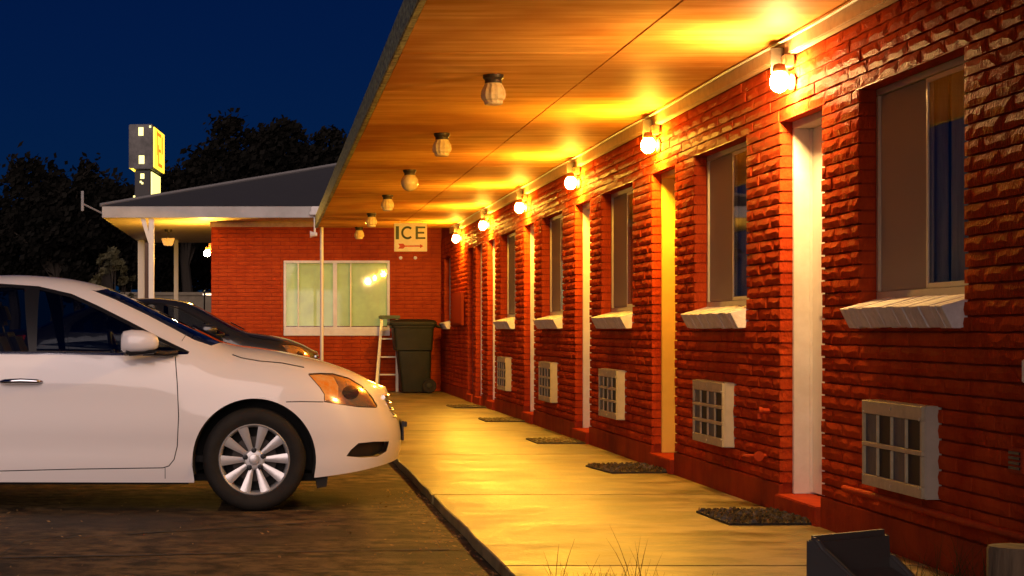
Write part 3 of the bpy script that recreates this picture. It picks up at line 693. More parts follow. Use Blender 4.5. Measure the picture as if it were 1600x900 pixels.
# lantern under the carport
p = PX(263, 374, 35.6)
lt = thing('carport_lantern', 'small unlit lantern under the carport ceiling', 'lamp', (p[0], p[1], EZ0))
MB().lathe([(0.07, 0.003), (0.07, -0.04)], 'z', (p[0], p[1], EZ0 + .002), 12).build('canopy', 'lamp_dark', lt)
MB().prism([(p[0] - .13, EZ0 - .16), (p[0] - .08, EZ0 - .30), (p[0] + .08, EZ0 - .30), (p[0] + .13, EZ0 - .16)], 'y', p[1] - .1, p[1] + .1).build('shade', 'jar_glass', lt, bevel=0.01)
MB().tube([(p[0], p[1], EZ0 - .04), (p[0], p[1], EZ0 - .17)], 0.012, 6).build('rod', 'lamp_dark', lt)
# antenna-like flood bracket on the carport corner
br = thing('corner_bracket', 'thin metal arm with an upright bar on the carport corner', 'bracket', (EX0, EY0, EZ0 + 0.1))
MB().tube([(EX0 + 0.01, EY0 + 0.03, 3.05), (EX0 - 0.32, EY0 - 0.02, 3.21)], 0.016, 6).build('arm', 'flashing', br)
MB().box(EX0 - 0.345, EX0 - 0.30, EY0 - 0.05, EY0 + 0.0, 3.09, 3.42).build('bar', 'flashing', br, bevel=0.004)

# ------------------------------------------------------------------ bin and ladder
def bin_(X, Y):
    t = thing('wheeled_bin', 'dark green wheeled rubbish bin with lid by the end wall', 'bin', (X, Y, HW))
    z = HW; hy0, hy1 = 0.30, 0.38
    def ring(xa, xb, hy, zz, r=0.05):
        pts = []
        for (cx, cy, a0) in ((xb - r, hy - r, 0), (xa + r, hy - r, 90), (xa + r, -hy + r, 180), (xb - r, -hy + r, 270)):
            for q in range(4): a = R(a0 + 30 * q); pts.append((cx + r * math.cos(a), Y + cy + r * math.sin(a), zz))
        return pts
    rows = [(-.20, .27, .24, z + 0.02), (-.205, .275, .245, z + 0.05), (-.27, .285, .29, z + .62), (-.275, .287, .292, z + .70), (-.315, .300, .325, z + .715), (-.35, .325, .345, z + 1.08), (-.38, .345, .36, z + 1.09), (-.38, .345, .36, z + 1.13)]
    v = []; f = []
    for (a, b, h, zz) in rows: v += ring(X + a, X + b, h, zz)
    n = 16
    for j in range(len(rows) - 1):
        for q in range(n): f.append((j * n + q, j * n + (q + 1) % n, (j + 1) * n + (q + 1) % n, (j + 1) * n + q))
    f.append(tuple(range(n)))
    MB().add(v, f).build('body', 'bin_green', t, smooth=True)
    v = []; f = []
    lr = [(-.41, .365, .375, z + 1.125), (-.42, .37, .38, z + 1.14), (-.41, .37, .375, z + 1.185), (-.34, .33, .31, z + 1.215), (-.2, .2, .15, z + 1.235)]
    for (a, b, h, zz) in lr: v += ring(X + a, X + b, h, zz)
    for j in range(len(lr) - 1):
        for q in range(n): f.append((j * n + q, j * n + (q + 1) % n, (j + 1) * n + (q + 1) % n, (j + 1) * n + q))
    f += [tuple(range((len(lr) - 1) * n, len(lr) * n)), tuple(range(n))]
    lid = MB().add(v, f).build('lid', 'bin_green', t, smooth=True)
    MB().tube([(X + .35, Y - .25, z + 1.13), (X + .44, Y - .25, z + 1.10), (X + .44, Y + .25, z + 1.10), (X + .35, Y + .25, z + 1.13)], 0.016, 8).build('handle', 'bin_green', t, smooth=True)
    for s in (-1, 1):
        yw = Y + s * 0.30
        wh = MB().lathe([(0.05, -0.03), (0.105, -0.032), (0.12, -0.02), (0.12, 0.02), (0.105, 0.032), (0.05, 0.03)], 'y', (X + .245, yw, z + 0.121), 24).build('wheel', 'rubber', t, smooth=True)
        MB().lathe([(0.02, -0.035), (0.045, -0.034), (0.05, -0.031), (0.05, 0.031), (0.02, 0.035)], 'y', (X + .245, yw, z + 0.121), 16).build('hub', 'bin_green', wh, smooth=True)
    MB().tube([(X + .245, Y - .3, z + .121), (X + .245, Y + .3, z + .121)], 0.012, 8).build('axle', 'aluminium', t)
bin_(2.42, 32.2)
ld = thing('step_ladder', 'pale aluminium stepladder leaning behind the dark green bin', 'ladder', (1.9, 32.75, HW))
for dx, y in ((0.0, 32.70), (0.36, 32.70)):
    MB().add([(1.80 + dx, y - .03, HW), (1.845 + dx, y - .03, HW), (1.955 + dx * .72, y + .09, 1.34), (1.91 + dx * .72, y + .09, 1.34), (1.80 + dx, y + .0, HW), (1.845 + dx, y + .0, HW), (1.955 + dx * .72, y + .12, 1.34), (1.91 + dx * .72, y + .12, 1.34)],
             [(0, 1, 2, 3), (4, 7, 6, 5), (0, 3, 7, 4), (1, 5, 6, 2), (0, 4, 5, 1), (3, 2, 6, 7)]).build('rail', 'ladder_alu', ld)
for k, z in enumerate((0.36, 0.66, 0.97)):
    q = (z - HW) / 1.27; xa = 1.82 + 0.11 * q
    box_obj('step', 'ladder_alu', ld, xa, xa + 0.36 - .10 * q, 32.66 + .12 * q, 32.74 + .12 * q, z - 0.012, z + 0.012)
MB().box(1.88, 2.24, 32.72, 32.9, 1.31, 1.37).build('top_cap', 'ladder_green', ld, bevel=0.01)
for dx in (0.02, 0.34): MB().tube([(1.86 + dx, 32.95, HW), (1.92 + dx * .8, 32.86, 1.31)], 0.014, 6).build('back_leg', 'ladder_alu', ld)

# ------------------------------------------------------------------ cars
def interp(tab, x):
    if x <= tab[0][0]: return tab[0][1]
    for (a, b), (c, d) in zip(tab, tab[1:]):
        if x <= c: return b + (d - b) * (x - a) / (c - a)
    return tab[-1][1]
def smooth_tab(tab, wd=0.07, lo=-3.9, hi=1.0, n=800):
    out = []
    for k in range(n + 1):
        x = lo + (hi - lo) * k / n
        out.append((x, interp(tab, x)))
    r = max(1, int(wd * 0.75 / ((hi - lo) / n))); ys = [p[1] for p in out]
    for _ in range(3):
        ys = [sum(ys[max(0, min(n, i + q))] for q in range(-r, r + 1)) / (2 * r + 1) for i in range(n + 1)]
    return [(out[i][0], ys[i]) for i in range(n + 1)]
def lut(tab):
    lo, hi, n = tab[0][0], tab[-1][0], len(tab) - 1
    def f(x):
        t = (x - lo) / (hi - lo) * n; i = max(0, min(n - 1, int(t))); q = min(1, max(0, t - i)); return tab[i][1] * (1 - q) + tab[i + 1][1] * q
    return f
ZT = lut(smooth_tab([(-3.9, 1.04), (-3.78, 1.045), (-3.4, 1.07), (-3.28, 1.09), (-2.95, 1.23), (-2.65, 1.34), (-2.3, 1.43), (-1.9, 1.477), (-1.6, 1.484), (-1.32, 1.463), (-1.125, 1.425), (-0.98, 1.375), (-0.77, 1.27), (-0.5, 1.14), (-0.255, 1.025),
                     (-0.05, 1.005), (0.127, 0.975), (0.382, 0.922), (0.594, 0.852), (0.70, 0.795), (0.764, 0.755), (1.0, 0.70)]))
ZB = lut(smooth_tab([(-3.9, 0.30), (-3.4, 0.24), (-3.1, 0.185), (-0.4, 0.178), (0.25, 0.205), (0.5, 0.235), (0.7, 0.27), (0.9, 0.31)]))
XF = lut(smooth_tab([(-0.1, 0.80), (0.2, 0.835), (0.30, 0.862), (0.40, 0.88), (0.50, 0.872), (0.60, 0.83), (0.70, 0.795), (0.78, 0.76), (0.9, 0.745), (1.6, 0.72)], 0.05, -0.1, 1.6, 200))
NEX = lut([(-3.9, 5.0), (-3.3, 5.0), (-2.6, 6.5), (-1.2, 6.5), (-0.4, 5.5), (0.2, 4.6), (1.0, 4.6)] and smooth_tab([(-3.9, 5.0), (-3.3, 5.0), (-2.6, 6.5), (-1.2, 6.5), (-0.4, 5.5), (0.2, 4.6), (1.0, 4.6)], 0.2))
WID = 0.88
def plan(u):
    if u > 0: s = math.sin(min(u, 1) * PI / 2); return max(0.0, 1 - s ** 3.0) ** 0.5
    if u < -2.9: s = math.sin(min(1, -2.9 - u) * PI / 2); return max(0.0, 1 - s ** 3.2) ** 0.45
    return 1.0
def xnom(u):
    if u > 0: return 0.80 * math.sin(min(u, 1) * PI / 2)
    if u < -2.9: return -2.9 - 0.88 * math.sin(min(1, -2.9 - u) * PI / 2)
    return u
def tumble(z):
    t = 1.0
    if z > 0.93: q = z - 0.93; t -= 0.44 * q + 0.25 * q * q if q > .06 else 0.44 * q
    if z < 0.5: t -= 0.10 * ((0.5 - z) / 0.33) ** 2 * .5
    t += 0.005 * math.exp(-((z - 0.80) / 0.09) ** 2)          # shoulder crease
    t -= 0.012 * math.exp(-((z - 0.40) / 0.09) ** 2)          # hollow above the sill
    return t
def S(u, v):
    xn = xnom(u); zt, zb, n = ZT(xn), ZB(xn), NEX(xn)
    lo, hi = 0.0, 1.0
    for _ in range(30):                          # v = (height fraction + 1 - width fraction) / 2
        th = (lo + hi) / 2
        if math.sin(th * PI / 2) ** (2 / n) + 1 - math.cos(th * PI / 2) ** (2 / n) < 2 * v: lo = th
        else: hi = th
    if v <= 0: th = 0.0
    if v >= 1: th = 1.0
    z = zb + (zt - zb) * math.sin(th * PI / 2) ** (2 / n); ws = max(0.0, math.cos(th * PI / 2)) ** (2 / n)
    if v >= 1: ws = 0.0
    x = xn if u <= 0 else math.sin(min(u, 1) * PI / 2) * XF(z)
    return (x, WID * tumble(z) * ws * plan(u), z)
def inv(x, z):
    if x > 0: u = math.asin(min(1, x / XF(z))) * 2 / PI
    elif x < -2.9: u = -2.9 - math.asin(min(1, (-2.9 - x) / 0.88)) * 2 / PI
    else: u = x
    xn = xnom(u); zt, zb, n = ZT(xn), ZB(xn), NEX(xn)
    t = min(1, max(0, (z - zb) / (zt - zb))); return (u, (t + 1 - (1 - t ** n) ** (1 / n)) / 2)
YC = 12.74
def pxz(px, py):
    y = 0.85
    for _ in range(8):
        s = FPX / (YC - y); x = (px - VPX) / s; z = EYE - (py - VPY) / s
        u, v = inv(x, z); y = 0.5 * y + 0.5 * S(u, v)[1]
    return (x, z)
def uv_px(pts, sub=6):                           # photo outline -> surface parameters, densified
    q = [pxz(*p) for p in pts]; return uv_xz(q, sub)
def dens(pts, sub, closed=True):
    out = []
    m_ = len(pts)
    for i in range(m_ if closed else m_ - 1):
        a, b = pts[i], pts[(i + 1) % m_]
        for k in range(sub): out.append((a[0] + (b[0] - a[0]) * k / sub, a[1] + (b[1] - a[1]) * k / sub))
    if not closed: out.append(pts[-1])
    return out
def uv_xz(pts, sub=6): return [inv(*p) for p in dens(pts, sub)]
def band(pts_xz, wd=0.006, sub=4):               # thin strip around a polyline in XZ
    p = dens(pts_xz, sub, False); L_, R_ = [], []
    for i in range(len(p)):
        a, b = p[max(0, i - 1)], p[min(len(p) - 1, i + 1)]
        dx, dz = b[0] - a[0], b[1] - a[1]; l = math.hypot(dx, dz) or 1; nx_, nz_ = -dz / l * wd / 2, dx / l * wd / 2
        L_.append(inv(p[i][0] + nx_, p[i][1] + nz_)); R_.append(inv(p[i][0] - nx_, p[i][1] - nz_))
    return L_ + R_[::-1]
def inside(p, poly):
    x, y = p; c = False; n = len(poly); j = n - 1
    for i in range(n):
        xi, yi = poly[i]; xj, yj = poly[j]
        if (yi > y) != (yj > y) and x < (xj - xi) * (y - yi) / (yj - yi) + xi: c = not c
        j = i
    return c
def circ(cx, cz, r, n=40, a0=0, a1=360): return [(cx + r * math.cos(R(a0 + (a1 - a0) * k / n)), cz + r * math.sin(R(a0 + (a1 - a0) * k / n))) for k in range(n)]
WF, WR, WZ, WRAD = -0.09, -2.79, 0.322, 0.322
ARCH = 0.383
def arch(cx): return [(cx + ARCH * math.cos(R(a)), WZ - 0.004 + ARCH * math.sin(R(a))) for a in range(-12, 193, 5)] + [(cx - ARCH * 0.97, 0.05), (cx + ARCH * 0.97, 0.05)]
def inv_lo(p):                                   # like inv, but lets the outline run below the sill
    u, v = inv(p[0], max(p[1], ZB(p[0]) )); return (u, v if p[1] > ZB(p[0]) else -0.05)
REG = []                                         # (name, polygon in (u, v)) first match wins
REG.append(('void', [inv_lo(p) for p in arch(WF)]))
REG.append(('void', [inv_lo(p) for p in arch(WR)]))
d_front = [pxz(*p) for p in ((274, 557), (277, 600), (279, 650), (277, 697), (272, 718), (264, 728), (255, 731))]
d_bot = [d_front[-1], pxz(120, 733), pxz(0, 736), (-1.80, 0.268)]
d_rear = [(-1.72, 0.982), (-1.745, 0.8), (-1.765, 0.5), (-1.80, 0.268)]
REG.append(('seam', band(d_front))); REG.append(('seam', band(d_bot))); REG.append(('seam', band(d_rear)))
REG.append(('seam', band([pxz(363, 554), pxz(377, 559), pxz(405, 564), pxz(440, 567), pxz(475, 574)])))
REG.append(('seam', band([pxz(506, 628), pxz(470, 627.5), pxz(447, 628)])))
REG.append(('seam', band([pxz(258, 731), pxz(258, 748)], 0.004)))
REG.append(('seam', band([pxz(292, 521), pxz(284, 533)], 0.004)))
g_f = uv_px([(62, 452), (110, 464), (150, 482), (200, 507), (250, 533), (287, 550), (150, 551), (57, 549)])
for hp in ([(482, 584.5), (500, 583.5), (520, 584), (545, 591), (565, 603), (580, 619), (589, 634), (588, 636.5), (560, 635.5), (507, 627.5), (507, 616), (500, 605), (482, 584.5)],):
    REG.append(('headlight_gap', band([pxz(*p) for p in hp], 0.007)))
REG.append(('belt_moulding', uv_xz([pxz(293, 551), pxz(293, 553.5), pxz(230, 556), pxz(150, 555), pxz(0, 553.5), (-2.78, 1.022), (-2.78, 1.034), pxz(0, 550), pxz(150, 551.5), pxz(230, 552.5)])))
REG.append(('front_glass', g_f))
g_r = uv_xz([pxz(38, 450), pxz(0, 447), (-1.9, 1.395), (-2.25, 1.36), (-2.52, 1.27), (-2.74, 1.13), (-2.78, 1.04), (-1.9, 0.992), pxz(0, 549), pxz(45, 549)])
REG.append(('rear_glass', g_r))
REG.append(('window_trim', uv_xz([pxz(0, 443), pxz(60, 447), pxz(112, 459), pxz(152, 477), pxz(202, 502), pxz(252, 528), pxz(296, 549.5), pxz(294, 553), pxz(230, 555), pxz(150, 554), pxz(0, 552.5), (-2.80, 1.028), (-2.78, 1.15), (-2.55, 1.30), (-2.25, 1.385), (-1.9, 1.413)])))
ws_lo = dens([pxz(*p) for p in ((143, 453), (180, 468), (230, 492), (270, 513), (303, 531), (330, 540))], 6, False)
REG.append(('windshield', [inv(*p) for p in ws_lo] + [(-0.30, 0.74), (-0.262, 1.05), (-1.02, 1.05), (-1.04, 0.74), (-1.10, 0.6)]))
REG.append(('rear_screen', [inv(-3.22, 1.06), (-3.15, 1.05), (-2.55, 1.05), inv(-2.56, 1.33)]))
REG.append(('projector', uv_px([(548 + 13 * math.cos(R(a)), 613 + 11 * math.sin(R(a))) for a in range(0, 360, 24)], 2)))
REG.append(('headlight_amber', uv_px([(482, 584.5), (500, 584), (521, 588), (529, 603), (529, 622), (507, 626), (507, 616), (500, 605)])))
REG.append(('headlight', uv_px([(500, 583.5), (520, 584), (545, 591), (565, 603), (580, 619), (589, 634), (588, 636.5), (560, 635.5), (507, 627.5), (525, 615)])))
REG.append(('fog_recess', uv_px([(541, 713), (548, 703), (560, 692.5), (585, 690), (608, 689.5), (604, 705), (590, 713.5), (565, 715)])))
REG.append(('grille', [inv(0.735, 0.70)] + [(0.86, inv(0.735, 0.70)[1]), (1.05, inv(0.735, 0.715)[1]), (1.05, inv(0.80, 0.53)[1]), (0.88, inv(0.80, 0.54)[1]), (0.80, inv(0.80, 0.58)[1])]))
REG.append(('door', [inv(*p) for p in dens(d_front, 3, False)] + [inv(*p) for p in dens(d_bot, 4, False)] + [inv(*p) for p in dens(d_rear[::-1], 3, False)]))
rd = [(-1.728, 0.982), (-1.75, 0.8), (-1.77, 0.5), (-1.805, 0.268), (-2.36, 0.27), (-2.42, 0.45), (-2.52, 0.62), (-2.78, 0.74), (-2.82, 1.02)]
REG.insert(7, ('seam', band(rd[4:])))
REG.append(('rear_door', uv_xz(rd, 4)))
REG.append(('tail_light', uv_xz([(-3.42, 0.98), (-3.70, 0.96), (-3.72, 0.80), (-3.50, 0.78)], 4)))
KU, KV = 1.0, 1.8
def car_panels():
    P, E = [], []
    def loop(poly):
        k = len(P); n = len(poly)
        P.extend(Vector((a * KU, b * KV)) for a, b in poly); E.extend((k + i, k + (i + 1) % n) for i in range(n))
    us = [1 - 0.0, 0.97, 0.94] + [0.9 - 0.03 * k for k in range(30)] + [-0.035 * k for k in range(1, 83)] + [-2.9 - 0.05 * k for k in range(1, 20)] + [-3.9]
    vs_ = [k / 44 for k in range(45)]
    P.extend(Vector((a * KU, b * KV)) for a in us for b in vs_)
    for n, poly in REG:
        cl = [(max(-3.9, min(1, a)), max(0, min(1, b))) for a, b in poly]; loop(cl)
    loop([(-3.9, 0)] + [(-3.9 + 4.9 * k / 60, 0) for k in range(1, 61)] + [(1, 1)] + [(-3.9, 1)])
    V, _, F, _, _, _ = delaunay_2d_cdt(P, E, [], 0, 1e-5)
    V = [(p.x / KU, p.y / KV) for p in V]
    parts = {}
    bbs = [(n, p, min(q[0] for q in p), max(q[0] for q in p), min(q[1] for q in p), max(q[1] for q in p)) for n, p in REG]
    for f in F:
        if len(f) < 3: continue
        c = (sum(V[i][0] for i in f) / len(f), sum(V[i][1] for i in f) / len(f)); nm = 'body'
        if not (-3.9 <= c[0] <= 1 and 0 <= c[1] <= 1): continue
        for n, p, a, b, c0, d0 in bbs:
            if a <= c[0] <= b and c0 <= c[1] <= d0 and inside(c, p): nm = n; break
        if nm != 'void': parts.setdefault(nm, []).append(f)
    eps = 6e-3; pos = []; nor = []
    for (u, v) in V:
        p = Vector(S(u, v)); uu = min(max(u, -3.9 + .01), 0.985); vv = min(max(v, 0.012), 0.985)
        du = Vector(S(uu + eps, vv)) - Vector(S(uu - eps, vv)); dv = Vector(S(uu, vv + eps)) - Vector(S(uu, vv - eps))
        n = dv.cross(du)
        if n.length < 1e-12: n = Vector((1 if u > 0 else -1, 0, 0))
        n.normalize()
        if n.y < 0 and abs(n.y) > .05 or n.dot(Vector((p.x + 1.4, p.y * 2, p.z - 0.6))) < 0: n = -n
        pos.append(p); nor.append(n)
    return pos, nor, parts
CPOS, CNOR, CPARTS = car_panels()
OFFS = {'front_glass': -0.006, 'rear_glass': -0.006, 'window_trim': -0.003, 'windshield': -0.004, 'seam': -0.008, 'headlight_gap': -0.004, 'belt_moulding': 0.003, 'headlight': -0.002, 'headlight_amber': -0.003, 'fog_recess': -0.03, 'grille': -0.03}
def panel_mesh(nm, sides):
    idx = {}; v = []; f = []; nr = []; off = OFFS.get(nm, 0)
    for s in sides:
        for face in CPARTS.get(nm, []):
            q = []
            for i in face:
                if (s, i) not in idx:
                    idx[(s, i)] = len(v); p, n = CPOS[i], CNOR[i]; p = p + n * off
                    v.append((p.x, s * p.y, p.z)); nr.append((n.x, s * n.y, n.z))
                q.append(idx[(s, i)])
            nn = Vector([sum(nr[a][k] for a in q) for k in range(3)]); a, b, c = (Vector(v[q[k]]) for k in range(3))
            if (b - a).cross(c - a).dot(nn) < 0: q = q[::-1]
            f.append(q)
    me = bpy.data.meshes.new(nm); me.from_pydata(v, [], f)
    me.polygons.foreach_set('use_smooth', [True] * len(me.polygons)); me.update()
    try: me.normals_split_custom_set_from_vertices(nr)
    except Exception: pass
    return me
PMESH = {}
def pm(nm, sides):
    k = (nm, sides)
    if k not in PMESH: PMESH[k] = panel_mesh(nm, sides)
    return PMESH[k].copy()
def wheel(root, x, y, s):
    # s = -1: outer face looks to -y
    c = (x, y, WZ); wd = 0.10
    prof = [(0.222, -wd * .9), (0.25, -wd * 1.02), (0.285, -wd * 1.05), (0.308, -wd * .92), (0.320, -wd * .65), (0.322, 0), (0.320, wd * .65), (0.308, wd * .92), (0.285, wd * 1.05), (0.25, wd * 1.02), (0.222, wd * .9)]
    wh = MB().lathe(prof, 'y', c, 48, cap=False).build('wheel', 'rubber', root, smooth=True)
    rm = MB()
    rm.lathe([(0.222, s * 0.088), (0.216, s * 0.094), (0.206, s * 0.084), (0.198, s * 0.05), (0.198, -s * 0.08), (0.222, -s * 0.088)], 'y', c, 48, cap=False)
    for k in range(10):
        a = R(36 * k + 2); t = Vector((math.cos(a), 0, math.sin(a))); n_ = Vector((-math.sin(a), 0, math.cos(a)))
        P = []
        for (r, hw, yo, th) in ((0.050, 0.013, 0.066, 0.03), (0.10, 0.019, 0.074, 0.03), (0.16, 0.027, 0.082, 0.025), (0.208, 0.033, 0.088, 0.02)):
            for (q, d) in ((-1, 0.004), (-.45, 0), (.45, 0), (1, 0.004)):
                pp_ = t * r + n_ * hw * q; P.append((c[0] + pp_.x, c[1] + s * (yo - d), c[2] + pp_.z))
            for q in (1, -1):
                pp_ = t * r + n_ * hw * q; P.append((c[0] + pp_.x, c[1] + s * (yo - th), c[2] + pp_.z))
        F = [(j * 6 + i, j * 6 + (i + 1) % 6, (j + 1) * 6 + (i + 1) % 6, (j + 1) * 6 + i) for j in range(3) for i in range(6)] + [(0, 1, 2, 3, 4, 5), (18, 19, 20, 21, 22, 23)]
        rm.add(P, F)
    rm.lathe([(0.062, s * 0.03), (0.066, s * 0.062), (0.056, s * 0.073), (0.034, s * 0.075), (0.032, s * 0.081), (0.024, s * 0.084), (0.004, s * 0.085)], 'y', c, 30)
    rm.build('rim', 'rim_silver', wh, smooth=True)
    for k in range(5):
        a = R(72 * k + 90 + 3)
        MB().lathe([(0.017, s * 0.060), (0.017, s * 0.083), (0.009, s * 0.085), (0.007, s * 0.078)], 'y', (c[0] + 0.058 * math.cos(a), c[1], c[2] + 0.058 * math.sin(a)), 10).build('wheel_nut', 'black_trim', wh)
    MB().lathe([(0.02, s * 0.02), (0.14, s * 0.02), (0.14, s * 0.0), (0.02, 0.0)], 'y', c, 30, cap=False).build('brake_disc', 'lamp_dark', wh)
    MB().lathe([(0.15, -s * 0.02), (0.196, -s * 0.02), (0.196, -s * 0.03), (0.01, -s * 0.03), (0.01, -s * 0.02), (0.15, -s * 0.0199)], 'y', c, 30, cap=False).build('hub_shield', 'under_black', wh)
def make_car(paint, label, Y, X=0.0, zs=1.0, lens='lens_clear', sig='lens_amber'):
    t = thing('parked_car', label, 'car', (X, Y, 0), 'cars parked along the kerb')
    BASE[t.name] = Matrix.Identity(4)            # children are built in car coordinates
    L2 = (-1, 1)
    def pb(nm, m, parent, sides=L2, name=None): return link(name or nm, pm(nm, sides), m, parent)
    pb('body', paint, t)
    pb('window_trim', 'black_trim', t)
    pb('windshield', 'car_glass', t); pb('rear_screen', 'car_glass', t, name='rear_window')
    gr = pb('grille', 'black_trim', t)
    for s in L2:
        pb('belt_moulding', 'chrome_blue', t, (s,)); hl = pb('headlight', lens, t, (s,)); pb('headlight_gap', 'black_trim', hl, (s,), 'bezel'); pb('projector', 'lens_dark', hl, (s,)); pb('headlight_amber', sig, hl, (s,), 'turn_signal')
        pb('tail_light', 'sign_red', t, (s,)); pb('seam', 'under_black', t, (s,), 'panel_gap'); pb('fog_recess', 'black_trim', t, (s,), 'fog_lamp_recess')
        pb('front_glass', 'car_glass', t, (s,), 'front_side_window'); pb('rear_glass', 'car_glass', t, (s,), 'rear_side_window')
        dr = pb('door', paint, t, (s,)); rd_ = pb('rear_door', paint, t, (s,))
        for (dd, xa, xb, z) in ((dr, -1.655, -1.40, 0.808), (rd_, -2.62, -2.40, 0.83)):
            hb = MB(); w0 = WID * tumble(z)
            hb.tube([(xa, s * (w0 + .004), z - .004), (xa + .03, s * (w0 + .03), z), ((xa + xb) / 2, s * (w0 + .036), z + .004), (xb - .03, s * (w0 + .03), z), (xb, s * (w0 + .002), z - .004)], [0.012, 0.016, 0.017, 0.015, 0.008], 10)
            hb.build('handle', 'chrome_blue', dd, smooth=True)
        # door mirror
        mc = (-0.79, 1.045); v = []; f = []
        prof = [(-0.112, 0.055, 0.052), (-0.10, 0.072, 0.066), (-0.05, 0.082, 0.078), (0.02, 0.078, 0.076), (0.08, 0.060, 0.062), (0.108, 0.038, 0.042), (0.116, 0.012, 0.02)]
        nn = 18; w0 = WID * tumble(0.98) + 0.115
        for (dx, rz, ry) in prof:
            for q in range(nn):
                a = 2 * PI * q / nn; cc, ss = math.cos(a), math.sin(a)
                zz = mc[1] + rz * (abs(ss) ** 0.75) * (1 if ss > 0 else -0.78); v.append((mc[0] + dx, s * (w0 + ry * (abs(cc) ** .8) * (1 if cc > 0 else -1)), zz))
        for j in range(len(prof) - 1):
            for q in range(nn): f.append((j * nn + q, j * nn + (q + 1) % nn, (j + 1) * nn + (q + 1) % nn, (j + 1) * nn + q))
        f += [tuple(range(nn)), tuple(range((len(prof) - 1) * nn, len(prof) * nn))]
        mr = MB().add(v, f).build('mirror', paint, t, smooth=True)
        MB().add([(mc[0] - .08, s * (w0 - .05), .963), (mc[0] + .09, s * (w0 - .05), .975), (mc[0] + .10, s * (w0 + .045), .988), (mc[0] - .07, s * (w0 + .055), .966),
                  (mc[0] - .09, s * (w0 - .06), .999), (mc[0] + .10, s * (w0 - .06), 1.002), (mc[0] + .115, s * (w0 + .05), 1.004), (mc[0] - .09, s * (w0 + .065), 1.0)],
                 [(0, 1, 2, 3), (4, 7, 6, 5), (0, 4, 5, 1), (1, 5, 6, 2), (2, 6, 7, 3), (3, 7, 4, 0)]).build('mirror_base', 'black_trim', mr, bevel=0.012, seg=2)
        MB().tube([(mc[0] + .02, s * (w0 - .03), .985), (mc[0] + .16, s * (w0 - .10), .978), (mc[0] + .22, s * (w0 - .135), .985)], 0.02, 8).build('mirror_arm', 'black_trim', mr, smooth=True)
        # arches: inner liners
        for cx in (WF, WR):
            v = []; f = []; K = 22
            for q in range(K + 1):
                a = R(-14 + 208 * q / K)
                for (yy, r) in ((0.875 * plan(max(0, cx + ARCH * math.cos(a))) - 0.012, ARCH + 0.004), (0.84 * plan(max(0, cx + ARCH * math.cos(a))), ARCH - 0.012), (0.56, ARCH - 0.012), (0.56, 0.02)):
                    v.append((cx + r * math.cos(a), s * yy, WZ + r * math.sin(a)))
            for q in range(K):
                for j in range(3): f.append((q * 4 + j, q * 4 + j + 1, (q + 1) * 4 + j + 1, (q + 1) * 4 + j))
            MB().add(v, f).build('arch_liner', 'under_black', t, smooth=True)
        for x in (WF, WR): wheel(t, x, s * 0.765, s)
        MB().add([(0.30, s * .80, .14), (0.36, s * .80, .15), (0.36, s * .62, .15), (0.30, s * .62, .14), (0.29, s * .80, .24), (0.37, s * .80, .24), (0.37, s * .62, .24), (0.29, s * .62, .24)],
                 [(0, 1, 2, 3), (4, 7, 6, 5), (0, 4, 5, 1), (1, 5, 6, 2), (2, 6, 7, 3), (3, 7, 4, 0)]).build('splash_flap', 'under_black', t)
        for k in range(3):
            z = 0.315 + 0.02 * k
            MB().box(0.535, 0.72, s * 0.50 - .04, s * 0.50 + .04, z, z + .006).build('fog_bar', 'black_trim', t) if k < 0 else None
    un = MB().box(-3.55, 0.30, -0.60, 0.60, 0.17, 0.215); un.box(-2.35, -0.50, -0.80, 0.80, 0.165, 0.19); un.build('underbody', 'under_black', t)
    # cabin
    MB().box(-3.3, -0.25, -0.74, 0.74, 0.30, 0.34).build('cabin_floor', 'under_black', t)
    MB().prism([(-0.30, 0.99), (-0.62, 0.99), (-0.80, 0.93), (-0.82, 0.80), (-0.30, 0.70)], 'y', -0.64, 0.64).build('dashboard', 'under_black', t, bevel=0.02)
    for s in L2:
        st = MB().prism([(-1.05, 0.42), (-1.05, 0.58), (-1.55, 0.54), (-1.60, 0.40)], 'y', s * 0.40 - .24, s * .40 + .24).build('front_seat', 'seat_cloth', t, bevel=0.04)
        MB().prism([(-1.46, 0.50), (-1.60, 0.50), (-1.83, 1.10), (-1.73, 1.12)], 'y', s * 0.40 - .23, s * .40 + .23).build('seat_back', 'seat_cloth', st, bevel=0.04)
        MB().prism([(-1.76, 1.16), (-1.86, 1.15), (-1.89, 1.31), (-1.81, 1.32)], 'y', s * 0.40 - .13, s * .40 + .13).build('head_rest', 'seat_cloth', st, bevel=0.035)
        MB().tube([(-1.80, s * .34, 1.08), (-1.82, s * .34, 1.18)], 0.008, 6).build('head_rest_bar', 'chrome', st)
    MB().prism([(-2.35, 0.45), (-2.35, 0.56), (-2.80, 0.56), (-3.02, 1.14), (-3.12, 1.12), (-2.95, 0.45)], 'y', -0.62, 0.62).build('rear_seat', 'seat_cloth', t, bevel=0.04)
    v = []; K = 26
    ring_ = [( -0.98 - .045 * math.sin(2 * PI * q / K) * 1.0, -0.38 + 0.185 * math.cos(2 * PI * q / K), 0.94 + 0.165 * math.sin(2 * PI * q / K)) for q in range(K + 1)]
    MB().tube(ring_, 0.014, 8).build('steering_wheel', 'black_trim', t, smooth=True)
    # nose: grille bars, plate, emblem bar
    for k, z in enumerate((0.69, 0.645, 0.60, 0.56)):
        pts = []
        for q in range(-8, 9):
            y = 0.36 * q / 8; xx = XF(z) * (1 - (abs(y) / 0.88) ** 3 * .9) - 0.012
            pts.append((xx, y, z))
        MB().tube(pts, 0.010 if k else 0.016, 8).build('grille_bar', 'chrome', gr, smooth=True)
    MB().box(0.872, 0.884, -0.17, 0.17, 0.40, 0.53).build('plate_holder', 'black_trim', t, bevel=0.003)
